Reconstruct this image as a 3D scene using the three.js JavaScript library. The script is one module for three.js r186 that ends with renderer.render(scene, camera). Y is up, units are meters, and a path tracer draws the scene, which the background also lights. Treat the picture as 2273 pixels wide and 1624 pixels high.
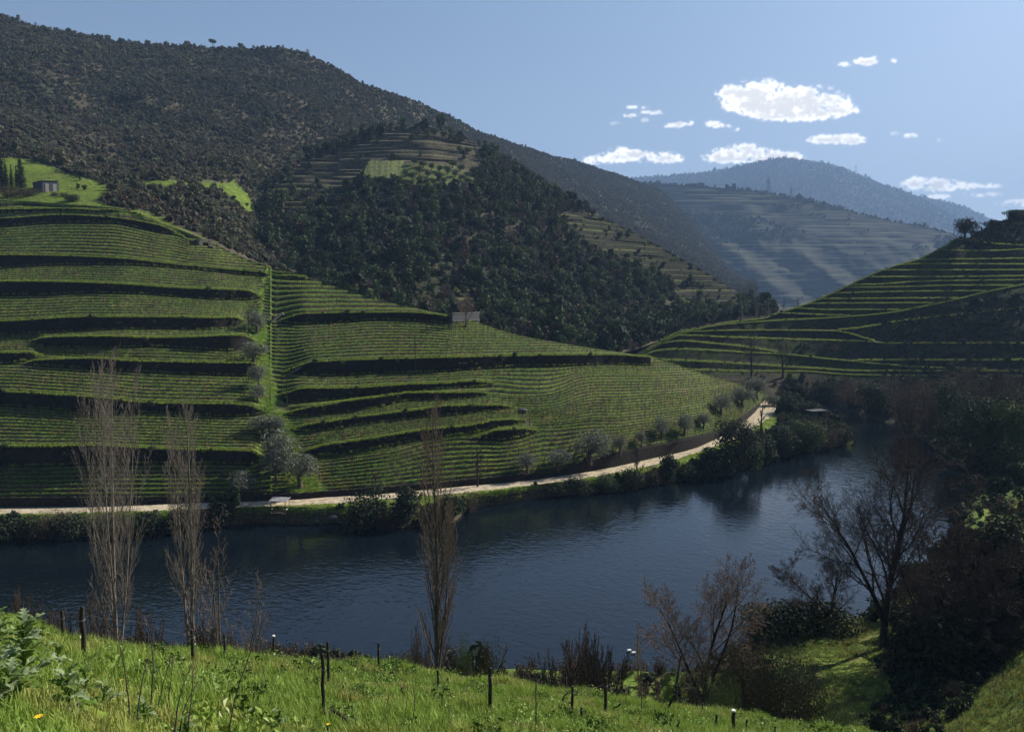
import * as THREE from 'three';
import { mergeGeometries } from 'three/addons/utils/BufferGeometryUtils.js';

// ---------------------------------------------------------------- camera, sky, sun, exposure
const R = Math.PI / 180, F = 1741.3, CX = 1136.5, CY = 812, EYE = 48, PITCH = 5.64 * R;
const scene = new THREE.Scene();
const camera = new THREE.PerspectiveCamera(50, 2273 / 1624, 0.2, 20000);
camera.position.set(0, EYE, 0);
camera.rotation.x = -PITCH;
const renderer = new THREE.WebGLRenderer({ antialias: true });
renderer.toneMapping = THREE.LinearToneMapping;
renderer.toneMappingExposure = 1.85;
renderer.shadowMap.enabled = true;
const SUN_AZ = 42 * R, SUN_EL = 28 * R;                     // azimuth clockwise from straight ahead (-z)
const SUN = new THREE.Vector3(Math.sin(SUN_AZ) * Math.cos(SUN_EL), Math.sin(SUN_EL), -Math.cos(SUN_AZ) * Math.cos(SUN_EL));
const sun = new THREE.DirectionalLight(new THREE.Color(1, 0.94, 0.84), 5);
sun.position.copy(SUN).multiplyScalar(900);
sun.target.position.set(0, 0, -250);
sun.castShadow = true;
Object.assign(sun.shadow.camera, { left: -500, right: 500, top: 400, bottom: -400, near: 10, far: 2500 });
sun.shadow.mapSize.set(4096, 4096);
scene.add(sun, sun.target);
scene.fog = new THREE.FogExp2(new THREE.Color(0.40, 0.62, 1.0), 0.0001);

// ---------------------------------------------------------------- numbers
let seedState = 7;
function seed(n) { seedState = n >>> 0; }
function rnd() { seedState = (seedState + 0x6d2b79f5) | 0; let t = Math.imul(seedState ^ (seedState >>> 15), 1 | seedState); t = (t + Math.imul(t ^ (t >>> 7), 61 | t)) ^ t; return ((t ^ (t >>> 14)) >>> 0) / 4294967296; }
const rr = (a, b) => a + (b - a) * rnd();
const gauss = () => (rnd() + rnd() + rnd() - 1.5) * 1.15;
const clamp = (x, a = 0, b = 1) => Math.min(b, Math.max(a, x));
const lerp = (a, b, t) => a + (b - a) * t;
const sm = (a, b, x) => { const t = clamp((x - a) / (b - a)); return t * t * (3 - 2 * t); };
function h2(i, j, s = 0) { let h = Math.imul(i, 374761393) + Math.imul(j, 668265263) + Math.imul(s, 1274126177); h = Math.imul(h ^ (h >>> 13), 1274126177); h ^= h >>> 16; return (h >>> 0) / 4294967296; }
function vn(x, y, s = 0) { const i = Math.floor(x), j = Math.floor(y), u = x - i, v = y - j, a = u * u * (3 - 2 * u), b = v * v * (3 - 2 * v); return lerp(lerp(h2(i, j, s), h2(i + 1, j, s), a), lerp(h2(i, j + 1, s), h2(i + 1, j + 1, s), a), b) * 2 - 1; }
function fbm(x, y, o = 4, s = 0) { let a = 0.5, r = 0; for (let k = 0; k < o; k++, a *= 0.5, x = x * 2.03 + 17.1, y = y * 2.03 + 9.7) r += a * vn(x, y, s + k); return r; }

// the survey of the valley: a bearing read from the photograph (X, Y on a 2273 x 1624 print) and a distance give a place in the world
const SP = Math.sin(PITCH), CP = Math.cos(PITCH);
function ray(X, Y) { const a = (X - CX) / F, b = (CY - Y) / F; return [a, -SP + b * CP, -(CP + b * SP)]; }
function at(X, Y, D) { const d = ray(X, Y), s = D / -d[2]; return [d[0] * s, EYE + d[1] * s, -D]; }
function onH(X, Y, h) { const d = ray(X, Y), s = (h - EYE) / d[1]; return [d[0] * s, h, d[2] * s]; }
function proj(p) { const y = p[1] - EYE, dep = -y * SP - p[2] * CP; return [CX + F * p[0] / dep, CY - F * (y * CP - p[2] * SP) / dep, dep]; }
const slopeAt = (Y) => { const d = ray(CX, Y); return -d[1] / -d[2]; };   // drop per metre of distance

// monotone cubic through rows [x, a, b, ...]; constant outside
function curve(pts) {
  const n = pts.length, m = pts[0].length - 1;
  const tan = pts.map((p, i) => { const t = []; for (let c = 1; c <= m; c++) {
    const a = i > 0 ? (p[c] - pts[i - 1][c]) / (p[0] - pts[i - 1][0]) : null, b = i < n - 1 ? (pts[i + 1][c] - p[c]) / (pts[i + 1][0] - p[0]) : null;
    t.push(a === null ? b ?? 0 : b === null ? a : a * b <= 0 ? 0 : 2 * a * b / (a + b)); } return t; });
  return (x) => {
    if (x <= pts[0][0]) return m === 1 ? pts[0][1] : pts[0].slice(1);
    if (x >= pts[n - 1][0]) return m === 1 ? pts[n - 1][1] : pts[n - 1].slice(1);
    let i = 0; while (x > pts[i + 1][0]) i++;
    const w = pts[i + 1][0] - pts[i][0], t = (x - pts[i][0]) / w, t2 = t * t, t3 = t2 * t, o = [];
    for (let c = 0; c < m; c++) o.push((2 * t3 - 3 * t2 + 1) * pts[i][c + 1] + (t3 - 2 * t2 + t) * w * tan[i][c] + (3 * t2 - 2 * t3) * pts[i + 1][c + 1] + (t3 - t2) * w * tan[i + 1][c]);
    return m === 1 ? o[0] : o;
  };
}

// ---------------------------------------------------------------- sky
{
  const W = 4096, H = 2048, data = new Float32Array(W * H * 4);
  // cloud: [X, Y, half width, half height] lobes
  const cl = [];
  const cloud = (dens, ...lobes) => cl.push({ dens, lobes, box: [Math.min(...lobes.map((l) => l[0] - l[2] * 1.7)), Math.max(...lobes.map((l) => l[0] + l[2] * 1.7)), Math.min(...lobes.map((l) => l[1] - l[3] * 2)), Math.max(...lobes.map((l) => l[1] + l[3] * 2))] });
  cloud(1, [1650, 222, 60, 30], [1690, 208, 45, 26], [1715, 232, 70, 32], [1775, 232, 80, 32], [1815, 222, 50, 22], [1845, 240, 50, 22], [1770, 256, 75, 14], [1620, 206, 30, 8], [1880, 247, 24, 7]);
  cloud(1, [1375, 345, 40, 16], [1345, 355, 40, 10], [1450, 350, 50, 15], [1410, 345, 30, 10], [1310, 358, 18, 8], [1490, 353, 24, 9]);
  cloud(1, [1655, 335, 45, 18], [1610, 345, 45, 16], [1690, 347, 65, 14], [1740, 352, 45, 12], [1670, 352, 90, 10]);
  cloud(1, [1850, 308, 50, 10], [1890, 308, 28, 11], [1822, 311, 30, 7], [1870, 316, 45, 6]);
  cloud(0.95, [2065, 411, 60, 15], [2045, 402, 26, 10], [2120, 414, 75, 10], [2180, 413, 40, 5]);
  cloud(0.8, [2180, 432, 45, 6], [2080, 437, 30, 6]);
  cloud(0.85, [2273, 452, 60, 8], [2330, 450, 60, 10]);
  cloud(1, [1925, 139, 26, 10], [1938, 134, 14, 8], [1908, 135, 14, 6]);
  cloud(0.7, [1876, 143, 18, 6]);
  cloud(0.7, [1985, 135, 14, 6]);
  cloud(0.75, [1420, 238, 30, 4.5], [1445, 250, 32, 5], [1395, 257, 24, 3.5]);
  cloud(0.85, [1497, 280, 24, 7], [1522, 276, 20, 5], [1535, 272, 8, 4]);
  cloud(0.9, [1582, 275, 18, 8], [1605, 280, 22, 4], [1635, 288, 10, 4]);
  cloud(0.85, [2022, 301, 15, 5.5]);
  cloud(0.4, [1365, 273, 12, 4]); cloud(0.4, [1430, 267, 10, 5]); cloud(0.35, [1985, 296, 10, 4]); cloud(0.35, [2082, 310, 8, 4]);
  // the same kind of small fair-weather clouds stand all round, as azimuth and elevation in the same measure
  seed(41);
  const far = [];
  for (let k = 0; k < 34; k++) { const az = rr(40, 325), el = rr(5, 24), w = rr(20, 90), l = []; for (let q = 0; q < 5; q++) l.push([az * 29 + rr(-w, w), 640 - el * 29 + rr(-w, w) * 0.16, w * rr(0.4, 0.8), w * rr(0.14, 0.26)]); far.push({ az, el, dens: 1, lobes: l, box: [Math.min(...l.map((a) => a[0] - a[2] * 1.7)), Math.max(...l.map((a) => a[0] + a[2] * 1.7)), Math.min(...l.map((a) => a[1] - a[3] * 2)), Math.max(...l.map((a) => a[1] + a[3] * 2))] }); }
  const cover = (list, X, Y) => {
    let a = 0, core = 0;
    for (const c of list) {
      if (X < c.box[0] || X > c.box[1] || Y < c.box[2] || Y > c.box[3]) continue;
      let f = 0;
      for (const l of c.lobes) { const dx = (X - l[0]) / l[2], dy = (Y - l[1]) / (Y > l[1] ? l[3] * 0.85 : l[3] * 1.1), d = dx * dx + dy * dy; f += Math.exp(-d * 1.1); }
      const n = fbm(X / 26, Y / 17, 5, 3), n2 = fbm(X / 7, Y / 5, 3, 9);
      const n3 = fbm(X / 2.6, Y / 2.1, 2, 15), v = f * (1 + 1.15 * n + 0.9 * n2 + 0.3 * n3) + 0.22 * n2 * sm(0.1, 0.5, f) - 0.40;
      const k = sm(-0.08, 0.42, v) * c.dens;
      if (k > a) { a = k; core = sm(0.35, 1.5, v + 0.9 * fbm(X / 34 + 5, Y / 13, 3, 21)); }
    }
    return [a, core];
  };
  const L = (r, g, b) => [r, g, b];
  const zen = L(0.055, 0.14, 0.38), mid = L(0.30, 0.49, 0.78), low = L(0.70, 0.84, 0.94), glow = L(0.42, 0.36, 0.27);
  for (let row = 0; row < H; row++) {
    const el = ((row + 0.5) / H - 0.5) * Math.PI, y = Math.sin(el), ce = Math.cos(el), e = Math.max(0, el / R);
    for (let col = 0; col < W; col++) {
      const ph = ((col + 0.5) / W - 0.5) * 2 * Math.PI, x = Math.cos(ph) * ce, z = Math.sin(ph) * ce, i = (row * W + col) * 4;
      const g = Math.acos(clamp(x * SUN.x + y * SUN.y + z * SUN.z, -1, 1)) / R;
      const w1 = Math.exp(-e / 8.5), w2 = Math.exp(-Math.pow(e / 34, 1.5)), gl = Math.exp(-g / 17), side = 0.26 + 1.22 * Math.exp(-g / 48);
      let c = [0, 1, 2].map((k) => (lerp(lerp(zen[k], mid[k], w2), low[k], w1) * side + glow[k] * gl * 0.9));
      if (e > 0 && e < 30) {
        const az = Math.atan2(x, -z) / R;
        let a;
        if (Math.abs(az) < 37 && z < 0) { const p = proj([x * 1000, EYE + y * 1000, z * 1000]); a = cover(cl, p[0], p[1]); }
        else { const A = az < 0 ? az + 360 : az; a = cover(far, A * 29, 640 - e * 29); }
        if (a[0] > 0) { const br = lerp(1.75, 1.02, a[1]) * sm(0, 6, e + 3), cc = [br * 1.02, br, br * 0.97]; c = c.map((v, k) => lerp(v, cc[k], a[0])); }
      }
      data[i] = c[0] / 1.7; data[i + 1] = c[1] / 1.7; data[i + 2] = c[2] / 1.7; data[i + 3] = 1;
    }
  }
  const t = new THREE.DataTexture(data, W, H, THREE.RGBAFormat, THREE.FloatType);
  t.mapping = THREE.EquirectangularReflectionMapping; t.magFilter = THREE.LinearFilter; t.minFilter = THREE.LinearFilter; t.needsUpdate = true;
  scene.background = t; scene.environment = t;
}

// ---------------------------------------------------------------- names and tags
const taken = new Map();
function numbered(name) { const n = taken.get(name) ?? 0; taken.set(name, n + 1); return n ? name + '_' + String(n).padStart(3, '0') : name; }
function tag(o, label, category, group, kind) { o.userData = { ...o.userData, label }; if (category) o.userData.category = category; if (group) o.userData.group = group; if (kind) o.userData.kind = kind; return o; }
function shade(o) { o.castShadow = true; o.receiveShadow = true; return o; }
function thing(name, label, category, pos = [0, 0, 0], turn = 0, group) { const o = new THREE.Group(); o.name = numbered(name); scene.add(o); o.position.set(...pos); o.rotation.y = turn; return tag(o, label, category, group); }
function part(name, geo, m, parent, label) { const o = shade(new THREE.Mesh(geo, m)); o.name = name; parent.add(o); if (label) o.userData.label = label; return o; }
function ground(name, geo, m, label, kind = 'structure') { const o = shade(new THREE.Mesh(geo, m)); o.name = numbered(name); scene.add(o); return tag(o, label, null, null, kind); }
function copyOf(root, pos, turn, scale, label) { const c = root.clone(); c.name = numbered(root.name.replace(/_\d{3}$/, '')); scene.add(c); c.position.set(...pos); c.rotation.set(0, turn, 0); if (scale) c.scale.set(...(Array.isArray(scale) ? scale : [scale, scale, scale])); c.userData = { ...root.userData }; if (label) c.userData.label = label; return c; }

// ---------------------------------------------------------------- mesh building
class MB {
  constructor() { this.p = []; this.i = []; this.c = null; }
  v(x, y, z) { this.p.push(x, y, z); return this.p.length / 3 - 1; }
  tri(a, b, c) { this.i.push(a, b, c); }
  quad(a, b, c, d) { this.i.push(a, b, c, a, c, d); }
  // a tapered tube through points [x, y, z, r]
  tube(pts, sides = 5, cap = true) {
    const n = pts.length, rings = [];
    let ref = [0.31, 0.17, 0.93];
    for (let k = 0; k < n; k++) {
      const a = pts[Math.max(0, k - 1)], b = pts[Math.min(n - 1, k + 1)];
      let dx = b[0] - a[0], dy = b[1] - a[1], dz = b[2] - a[2], l = Math.hypot(dx, dy, dz) || 1; dx /= l; dy /= l; dz /= l;
      let q = ref[0] * dx + ref[1] * dy + ref[2] * dz, ux = ref[0] - q * dx, uy = ref[1] - q * dy, uz = ref[2] - q * dz; l = Math.hypot(ux, uy, uz);
      if (l < 0.05) { ux = dy; uy = -dx; uz = 0.1; q = ux * dx + uy * dy + uz * dz; ux -= q * dx; uy -= q * dy; uz -= q * dz; l = Math.hypot(ux, uy, uz) || 1; }
      ux /= l; uy /= l; uz /= l; ref = [ux, uy, uz];
      const vx = dy * uz - dz * uy, vy = dz * ux - dx * uz, vz = dx * uy - dy * ux, ring = [], r = pts[k][3];
      if (k === n - 1 && r < 0.002) { ring.push(this.v(pts[k][0], pts[k][1], pts[k][2])); } else
        for (let s = 0; s < sides; s++) { const t = s / sides * 2 * Math.PI, c = Math.cos(t) * r, d = Math.sin(t) * r; ring.push(this.v(pts[k][0] + ux * c + vx * d, pts[k][1] + uy * c + vy * d, pts[k][2] + uz * c + vz * d)); }
      rings.push(ring);
    }
    for (let k = 0; k < n - 1; k++) for (let s = 0; s < sides; s++) {
      const a = rings[k], b = rings[k + 1], s2 = (s + 1) % sides;
      if (b.length === 1) this.tri(a[s], a[s2], b[0]); else this.quad(a[s], a[s2], b[s2], b[s]);
    }
    if (cap && rings[n - 1].length > 1) for (let s = 1; s < sides - 1; s++) this.tri(rings[n - 1][0], rings[n - 1][s], rings[n - 1][s + 1]);
    return this;
  }
  box(x, y, z, sx, sy, sz, turn = 0, tilt = 0) {
    const g = new THREE.BoxGeometry(sx, sy, sz); g.rotateX(tilt); g.rotateY(turn); g.translate(x, y, z);
    return this.add(g);
  }
  add(g) { const o = this.p.length / 3, p = g.attributes.position; for (let k = 0; k < p.count; k++) this.p.push(p.getX(k), p.getY(k), p.getZ(k)); const ix = g.index ? g.index.array : [...Array(p.count).keys()]; for (const k of ix) this.i.push(k + o); return this; }
  get count() { return this.i.length / 3; }
  geo(flat = false) {
    let g = new THREE.BufferGeometry();
    g.setAttribute('position', new THREE.Float32BufferAttribute(this.p, 3)); g.setIndex(this.i);
    if (flat) { g = g.toNonIndexed(); }
    g.computeVertexNormals(); return g;
  }
}

// ---------------------------------------------------------------- textures: grain only
function tex(size, f, srgb = false, rep = 1) {
  const d = new Uint8Array(size * size * 4);
  for (let y = 0; y < size; y++) for (let x = 0; x < size; x++) { const c = f(x / size, y / size), o = (y * size + x) * 4; for (let k = 0; k < 3; k++) d[o + k] = clamp(Array.isArray(c) ? c[k] : c) * 255; d[o + 3] = 255; }
  const t = new THREE.DataTexture(d, size, size); t.wrapS = t.wrapT = THREE.RepeatWrapping; t.magFilter = THREE.LinearFilter; t.minFilter = THREE.LinearMipmapLinearFilter; t.generateMipmaps = true;
  if (srgb) t.colorSpace = THREE.SRGBColorSpace; t.repeat.set(rep, rep); t.needsUpdate = true; return t;
}
// tileable value noise
function tn(u, v, n, s) { const x = u * n, y = v * n, i = Math.floor(x), j = Math.floor(y), a = x - i, b = y - j, A = a * a * (3 - 2 * a), B = b * b * (3 - 2 * b), m = (q) => ((q % n) + n) % n; return lerp(lerp(h2(m(i), m(j), s), h2(m(i + 1), m(j), s), A), lerp(h2(m(i), m(j + 1), s), h2(m(i + 1), m(j + 1), s), A), B); }
function tfbm(u, v, n, o, s, g = 0.55) { let r = 0, a = 1, t = 0; for (let k = 0; k < o; k++) { r += a * tn(u, v, n << k, s + k); t += a; a *= g; } return r / t; }
const grainTex = tex(512, (u, v) => { const a = tfbm(u, v, 8, 6, 5, 0.72); return clamp(0.86 + (a - 0.5) * 1.5); });
const bumpTex = tex(512, (u, v) => tfbm(u, v, 8, 6, 15, 0.7));
const stoneTex = tex(512, (u, v) => {   // coursed dry stone, heights
  const rowN = 14, r = v * rowN, j = Math.floor(r), off = h2(j, 3, 7), cN = 7, q = u * cN + off * cN, c = Math.floor(q), fx = q - c, fy = r - j, w = 0.5 + 0.28 * (h2(c % cN, j, 4) - 0.5);
  const f2 = fx < w ? fx / w : (fx - w) / (1 - w), id = h2(c % cN, j, fx < w ? 1 : 2), e = Math.min(f2, 1 - f2) * (fx < w ? w : 1 - w) * 2, ey = Math.min(fy, 1 - fy);
  return clamp(sm(0, 0.16, Math.min(e, ey)) * (0.55 + 0.3 * id) + 0.25 * (tfbm(u, v, 16, 4, 8) - 0.5));
});
const mat = (o) => new THREE.MeshPhysicalMaterial({ roughness: 0.95, metalness: 0, specularIntensity: 0.12, ...o });
const leafMat = (r, g, b, t = 0.32, rough = 0.8) => new THREE.MeshPhysicalMaterial({ color: new THREE.Color().setRGB(r, g, b), roughness: rough, transmission: t, thickness: 0, side: THREE.DoubleSide, specularIntensity: 0.2 });
const lin = (r, g, b) => new THREE.Color().setRGB(r, g, b);
const M = {
  earth: mat({ vertexColors: true, map: grainTex, bumpMap: bumpTex, bumpScale: 0.12 }),
  hill: mat({ vertexColors: true, map: grainTex, bumpMap: bumpTex, bumpScale: 0.5 }),
  stone: mat({ color: lin(0.036, 0.031, 0.026), map: grainTex, bumpMap: stoneTex, bumpScale: 0.09 }),
  paleStone: mat({ color: lin(0.30, 0.27, 0.23), map: grainTex, bumpMap: stoneTex, bumpScale: 0.07 }),
  road: mat({ color: lin(0.58, 0.49, 0.36), map: grainTex, bumpMap: bumpTex, bumpScale: 0.05 }),
  bark: mat({ color: lin(0.13, 0.105, 0.08), map: grainTex }),
  paleBark: mat({ color: lin(0.30, 0.24, 0.18), map: grainTex }),
  darkBark: mat({ color: lin(0.05, 0.042, 0.035), map: grainTex }),
  twig: mat({ color: lin(0.17, 0.12, 0.09) }),
  darkTwig: mat({ color: lin(0.075, 0.058, 0.05) }),
  post: mat({ color: lin(0.06, 0.05, 0.042), map: grainTex, bumpMap: bumpTex, bumpScale: 0.02 }),
};

// a sheet over a grid of columns (X) and rows; keeps its grid for placing things on it
class Sheet {
  // rows(X, i) gives the points of a column, nearest first; every column has as many
  constructor(x0, x1, nx, rows) {
    this.x0 = x0; this.x1 = x1; this.nx = nx; this.cols = [];
    for (let i = 0; i <= nx; i++) this.cols.push(rows(lerp(x0, x1, i / nx), i));
    this.nt = this.cols[0].length - 1;
  }
  point(u, v) {   // u in columns, v in rows
    const i = clamp(Math.floor(u), 0, this.nx - 1), j = clamp(Math.floor(v), 0, this.nt - 1), a = u - i, b = v - j, A = this.cols[i], B = this.cols[i + 1], o = [];
    for (let c = 0; c < 3; c++) o.push(lerp(lerp(A[j][c], A[j + 1][c], b), lerp(B[j][c], B[j + 1][c], b), a));
    return o;
  }
  uOf(X) { return clamp((X - this.x0) / (this.x1 - this.x0) * this.nx, 0, this.nx - 1e-4); }
  // the place on the sheet that the photograph shows at X, Y (first met from the camera)
  pick(X, Y, from = 0) {
    const u = this.uOf(X); let prev = proj(this.point(u, from))[1];
    for (let j = from + 1; j <= this.nt; j++) { const y = proj(this.point(u, j))[1]; if (y <= Y) { const f = prev === y ? 0 : clamp((prev - Y) / (prev - y)); return this.point(u, j - 1 + f); } prev = y; }
    return this.point(u, this.nt);
  }
  // a place at bearing X and distance D
  atD(X, D) { const u = this.uOf(X); for (let j = 1; j <= this.nt; j++) { const b = this.point(u, j); if (-b[2] >= D) { const a = this.point(u, j - 1), f = clamp((D + a[2]) / (a[2] - b[2] || 1)); return this.point(u, j - 1 + f); } } return this.point(u, this.nt); }
  geo(colorOf, uvScale = 6) {
    const n = this.nt + 1, p = new Float32Array((this.nx + 1) * n * 3), c = new Float32Array(p.length), uv = new Float32Array((this.nx + 1) * n * 2), ix = [];
    for (let i = 0; i <= this.nx; i++) for (let j = 0; j < n; j++) { const q = this.cols[i][j], o = i * n + j; p.set(q, o * 3); c.set(colorOf(q, i, j, lerp(this.x0, this.x1, i / this.nx)), o * 3); uv[o * 2] = q[0] / uvScale; uv[o * 2 + 1] = (-q[2] + q[1] * 0.7) / uvScale; }
    for (let i = 0; i < this.nx; i++) for (let j = 0; j < this.nt; j++) { const a = i * n + j, b = a + n; ix.push(a, b, b + 1, a, b + 1, a + 1); }
    const g = new THREE.BufferGeometry(); g.setAttribute('position', new THREE.BufferAttribute(p, 3)); g.setAttribute('color', new THREE.BufferAttribute(c, 3)); g.setAttribute('uv', new THREE.BufferAttribute(uv, 2)); g.setIndex(ix); g.computeVertexNormals();
    return g;
  }
}
// smooth column through nodes (Catmull-Rom), n points per gap
function smooth(nodes, per) {
  const o = [], N = nodes.length;
  for (let k = 0; k < N - 1; k++) { const n = Array.isArray(per) ? per[k] : per; for (let s = 0; s < n; s++) { const t = s / n, a = nodes[Math.max(0, k - 1)], b = nodes[k], c = nodes[k + 1], d = nodes[Math.min(N - 1, k + 2)];
    // finite differences by distance, so that uneven gaps do not overshoot
    const L = (p, q) => Math.max(1e-3, Math.hypot(p[0] - q[0], p[1] - q[1], p[2] - q[2])), l0 = L(a, b), l1 = L(b, c), l2 = L(c, d), q = [];
    for (let i = 0; i < 3; i++) { const m1 = k === 0 ? (c[i] - b[i]) : ((b[i] - a[i]) / l0 * l1 + (c[i] - b[i])) / 2, m2 = k === N - 2 ? (c[i] - b[i]) : ((d[i] - c[i]) / l2 * l1 + (c[i] - b[i])) / 2, t2 = t * t, t3 = t2 * t; q.push((2 * t3 - 3 * t2 + 1) * b[i] + (t3 - 2 * t2 + t) * m1 + (3 * t2 - 2 * t3) * c[i] + (t3 - t2) * m2); }
    o.push(q); } }
  o.push(nodes[N - 1].slice()); return o;
}

// ---------------------------------------------------------------- the land
const mixc = (a, b, t) => [lerp(a[0], b[0], t), lerp(a[1], b[1], t), lerp(a[2], b[2], t)];
const GRASS = [0.145, 0.21, 0.032], LUSH = [0.095, 0.18, 0.024], DRY = [0.20, 0.18, 0.065], SOIL = [0.085, 0.066, 0.046], SCRUB = [0.04, 0.043, 0.024];
function grassColor(p, dry = 0, s = 0) { const w = fbm(p[0] / 26, p[2] / 22, 3, 57 + s), a = fbm(p[0] / 9, p[2] / 7, 4, 51 + s) + 0.5 * w, b = fbm(p[0] / 2.2, p[2] / 1.7, 3, 81 + s); let c = mixc(GRASS, LUSH, sm(-0.25, 0.3, a)); c = mixc(c, DRY, clamp(sm(0.05, 0.5, b + a * 0.5 - 0.5 * w) * 0.6 + dry)); return c; }

// --- lines read from the photograph
const C_ridge = curve([[-300, 436], [0, 443], [130, 452], [250, 461], [330, 482], [400, 510], [440, 526], [475, 541], [542, 573], [600, 592], [678, 613], [760, 641], [850, 667], [950, 690], [1000, 700], [1060, 716], [1154, 744], [1240, 760], [1324, 774], [1400, 785], [1446, 791], [1490, 805], [1537, 822], [1629, 850], [1676, 867], [1706, 880]]);
const C_ridgeD = curve([[-300, 305], [0, 300], [300, 294], [475, 284], [600, 274], [700, 266], [850, 254], [1000, 247], [1200, 246], [1400, 256], [1500, 263], [1600, 278], [1706, 306]]);
const roadFar = curve([[-300, 1132], [0, 1126], [210, 1123], [420, 1116], [526, 1113], [641, 1109], [749, 1101], [828, 1097], [913, 1089], [1070, 1075], [1154, 1068], [1256, 1054], [1357, 1037], [1459, 1014], [1527, 999], [1591, 973], [1640, 943], [1675, 915], [1700, 886], [1720, 888], [1736, 905], [1800, 905], [1860, 935], [1892, 972]]);
const roadNear = curve([[-300, 1150], [0, 1142], [210, 1137], [420, 1131], [520, 1126], [640, 1122], [749, 1117], [828, 1109], [960, 1099], [1070, 1090], [1200, 1074], [1300, 1061], [1400, 1043], [1500, 1019], [1600, 986], [1660, 960], [1700, 934], [1720, 920], [1736, 908], [1800, 945], [1860, 958], [1892, 974]]);
const wallTop0 = curve([[-300, 1114], [0, 1106], [210, 1104], [420, 1103], [526, 1100], [643, 1096], [772, 1087], [828, 1083], [972, 1071], [1070, 1062], [1154, 1053], [1215, 1048], [1324, 1017], [1408, 997], [1493, 980], [1591, 956], [1640, 930], [1675, 905], [1706, 881]]);
const farBank = curve([[-300, 1196], [0, 1192], [100, 1195], [250, 1186], [400, 1180], [520, 1164], [560, 1160], [700, 1163], [740, 1160], [850, 1172], [1000, 1160], [1045, 1130], [1150, 1113], [1200, 1104], [1400, 1086], [1500, 1067], [1600, 1057], [1700, 1022], [1800, 1000], [1880, 986], [1892, 978]]);
const ROAD_H = curve([[-300, 4.2], [500, 3.6], [1000, 3.2], [1600, 3.2], [1736, 3.4], [1800, 2.6], [1860, 1.4], [1892, 0.2]]);

// --- the riverbank with the road on it
const bankSheet = new Sheet(-300, 1892, 548, (X) => {
  const w = onH(X, farBank(X), 0), h = ROAD_H(X), a = onH(X, roadNear(X), h), b = onH(X, Math.min(roadFar(X), roadNear(X) - 0.6), h), o = [];
  const k = w[2], out = [w[0] * (1 - 6 / k * -1), 0, 0];
  const nudge = (p, d, y) => { const s = (-p[2] + d) / -p[2]; return [p[0] * s, y, p[2] * s]; };
  o.push(nudge(w, -7, -3), nudge(w, -1, -0.6), [w[0], 0.05, w[2]]);
  for (let s = 1; s < 9; s++) { const t = s / 9, q = [lerp(w[0], a[0], t), 0, lerp(w[2], a[2], t)]; q[1] = h * (1 - Math.pow(1 - t, 2.2 + 5 * Math.max(sm(490, 540, X) * sm(770, 735, X), sm(1050, 1075, X) * sm(1240, 1200, X)))) + 0.35 * fbm(q[0] / 2.5, q[2] / 2.5, 3, 5) * Math.sin(t * Math.PI); o.push(q); }
  o.push(a);
  for (let s = 1; s < 5; s++) o.push([lerp(a[0], b[0], s / 5), lerp(a[1], b[1], s / 5), lerp(a[2], b[2], s / 5)]);
  o.push(b);
  if (X < 1706) { o.push(nudge(b, 2, h + 0.1), nudge(b, 9, h - 0.5), nudge(b, 12, h - 3)); }
  else { const d = lerp(1, 1, 0); o.push(nudge(b, 1.5 * d, h * 0.9), nudge(b, 5, 0.05), nudge(b, 9, -3)); }
  return o;
});
ground('river_bank', bankSheet.geo((p, i, j) => { const s = fbm(p[0] / 4, p[2] / 4, 4, 3); return j < 4 ? SOIL : mixc(grassColor(p, 0.05), SOIL, sm(0.1, 0.45, s) * 0.8); }, 5), M.earth, 'grassy far bank of the river below the dirt road');

// the dirt road: a sheet of its own laid on the bank, with two wheel tracks worn into it
const roadSheet = new Sheet(-300, 1735, 680, (X) => { const h = ROAD_H(X), o = [], wob = 1.2 * fbm(X / 23, 4.4, 3, 6), a = onH(X, roadNear(X) + wob * 0.6, h), b = onH(X, Math.min(roadFar(X) + 0.6 + 0.5 * fbm(X / 15, 9.1, 3, 8), roadNear(X) - 0.3), h);
  for (let s = 0; s <= 10; s++) { const t = s / 10, track = -0.05 * (Math.exp(-Math.pow((t - 0.27) / 0.1, 2)) + Math.exp(-Math.pow((t - 0.72) / 0.1, 2))); o.push([lerp(a[0], b[0], t), h + 0.1 + track - (s === 0 || s === 10 ? 0.12 : 0) + 0.03 * fbm(X / 6, s, 2, 7), lerp(a[2], b[2], t)]); } return o; });
{
  const g = roadSheet.geo((p, i, j) => { const t = j / 10, mid = Math.exp(-Math.pow((t - 0.5) / 0.1, 2)) * sm(-0.1, 0.35, fbm(p[0] / 3, p[2] / 3, 3, 33)); return mixc(mixc([0.52, 0.43, 0.30], [0.41, 0.34, 0.24], sm(-0.2, 0.3, fbm(p[0] / 2, p[2] / 2, 4, 31))), [0.22, 0.22, 0.09], mid * 0.55); }, 4);
  ground('dirt_road', g, mat({ vertexColors: true, map: grainTex, bumpMap: bumpTex, bumpScale: 0.05 }), 'pale dirt road running along the foot of the vineyard');
}

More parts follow.
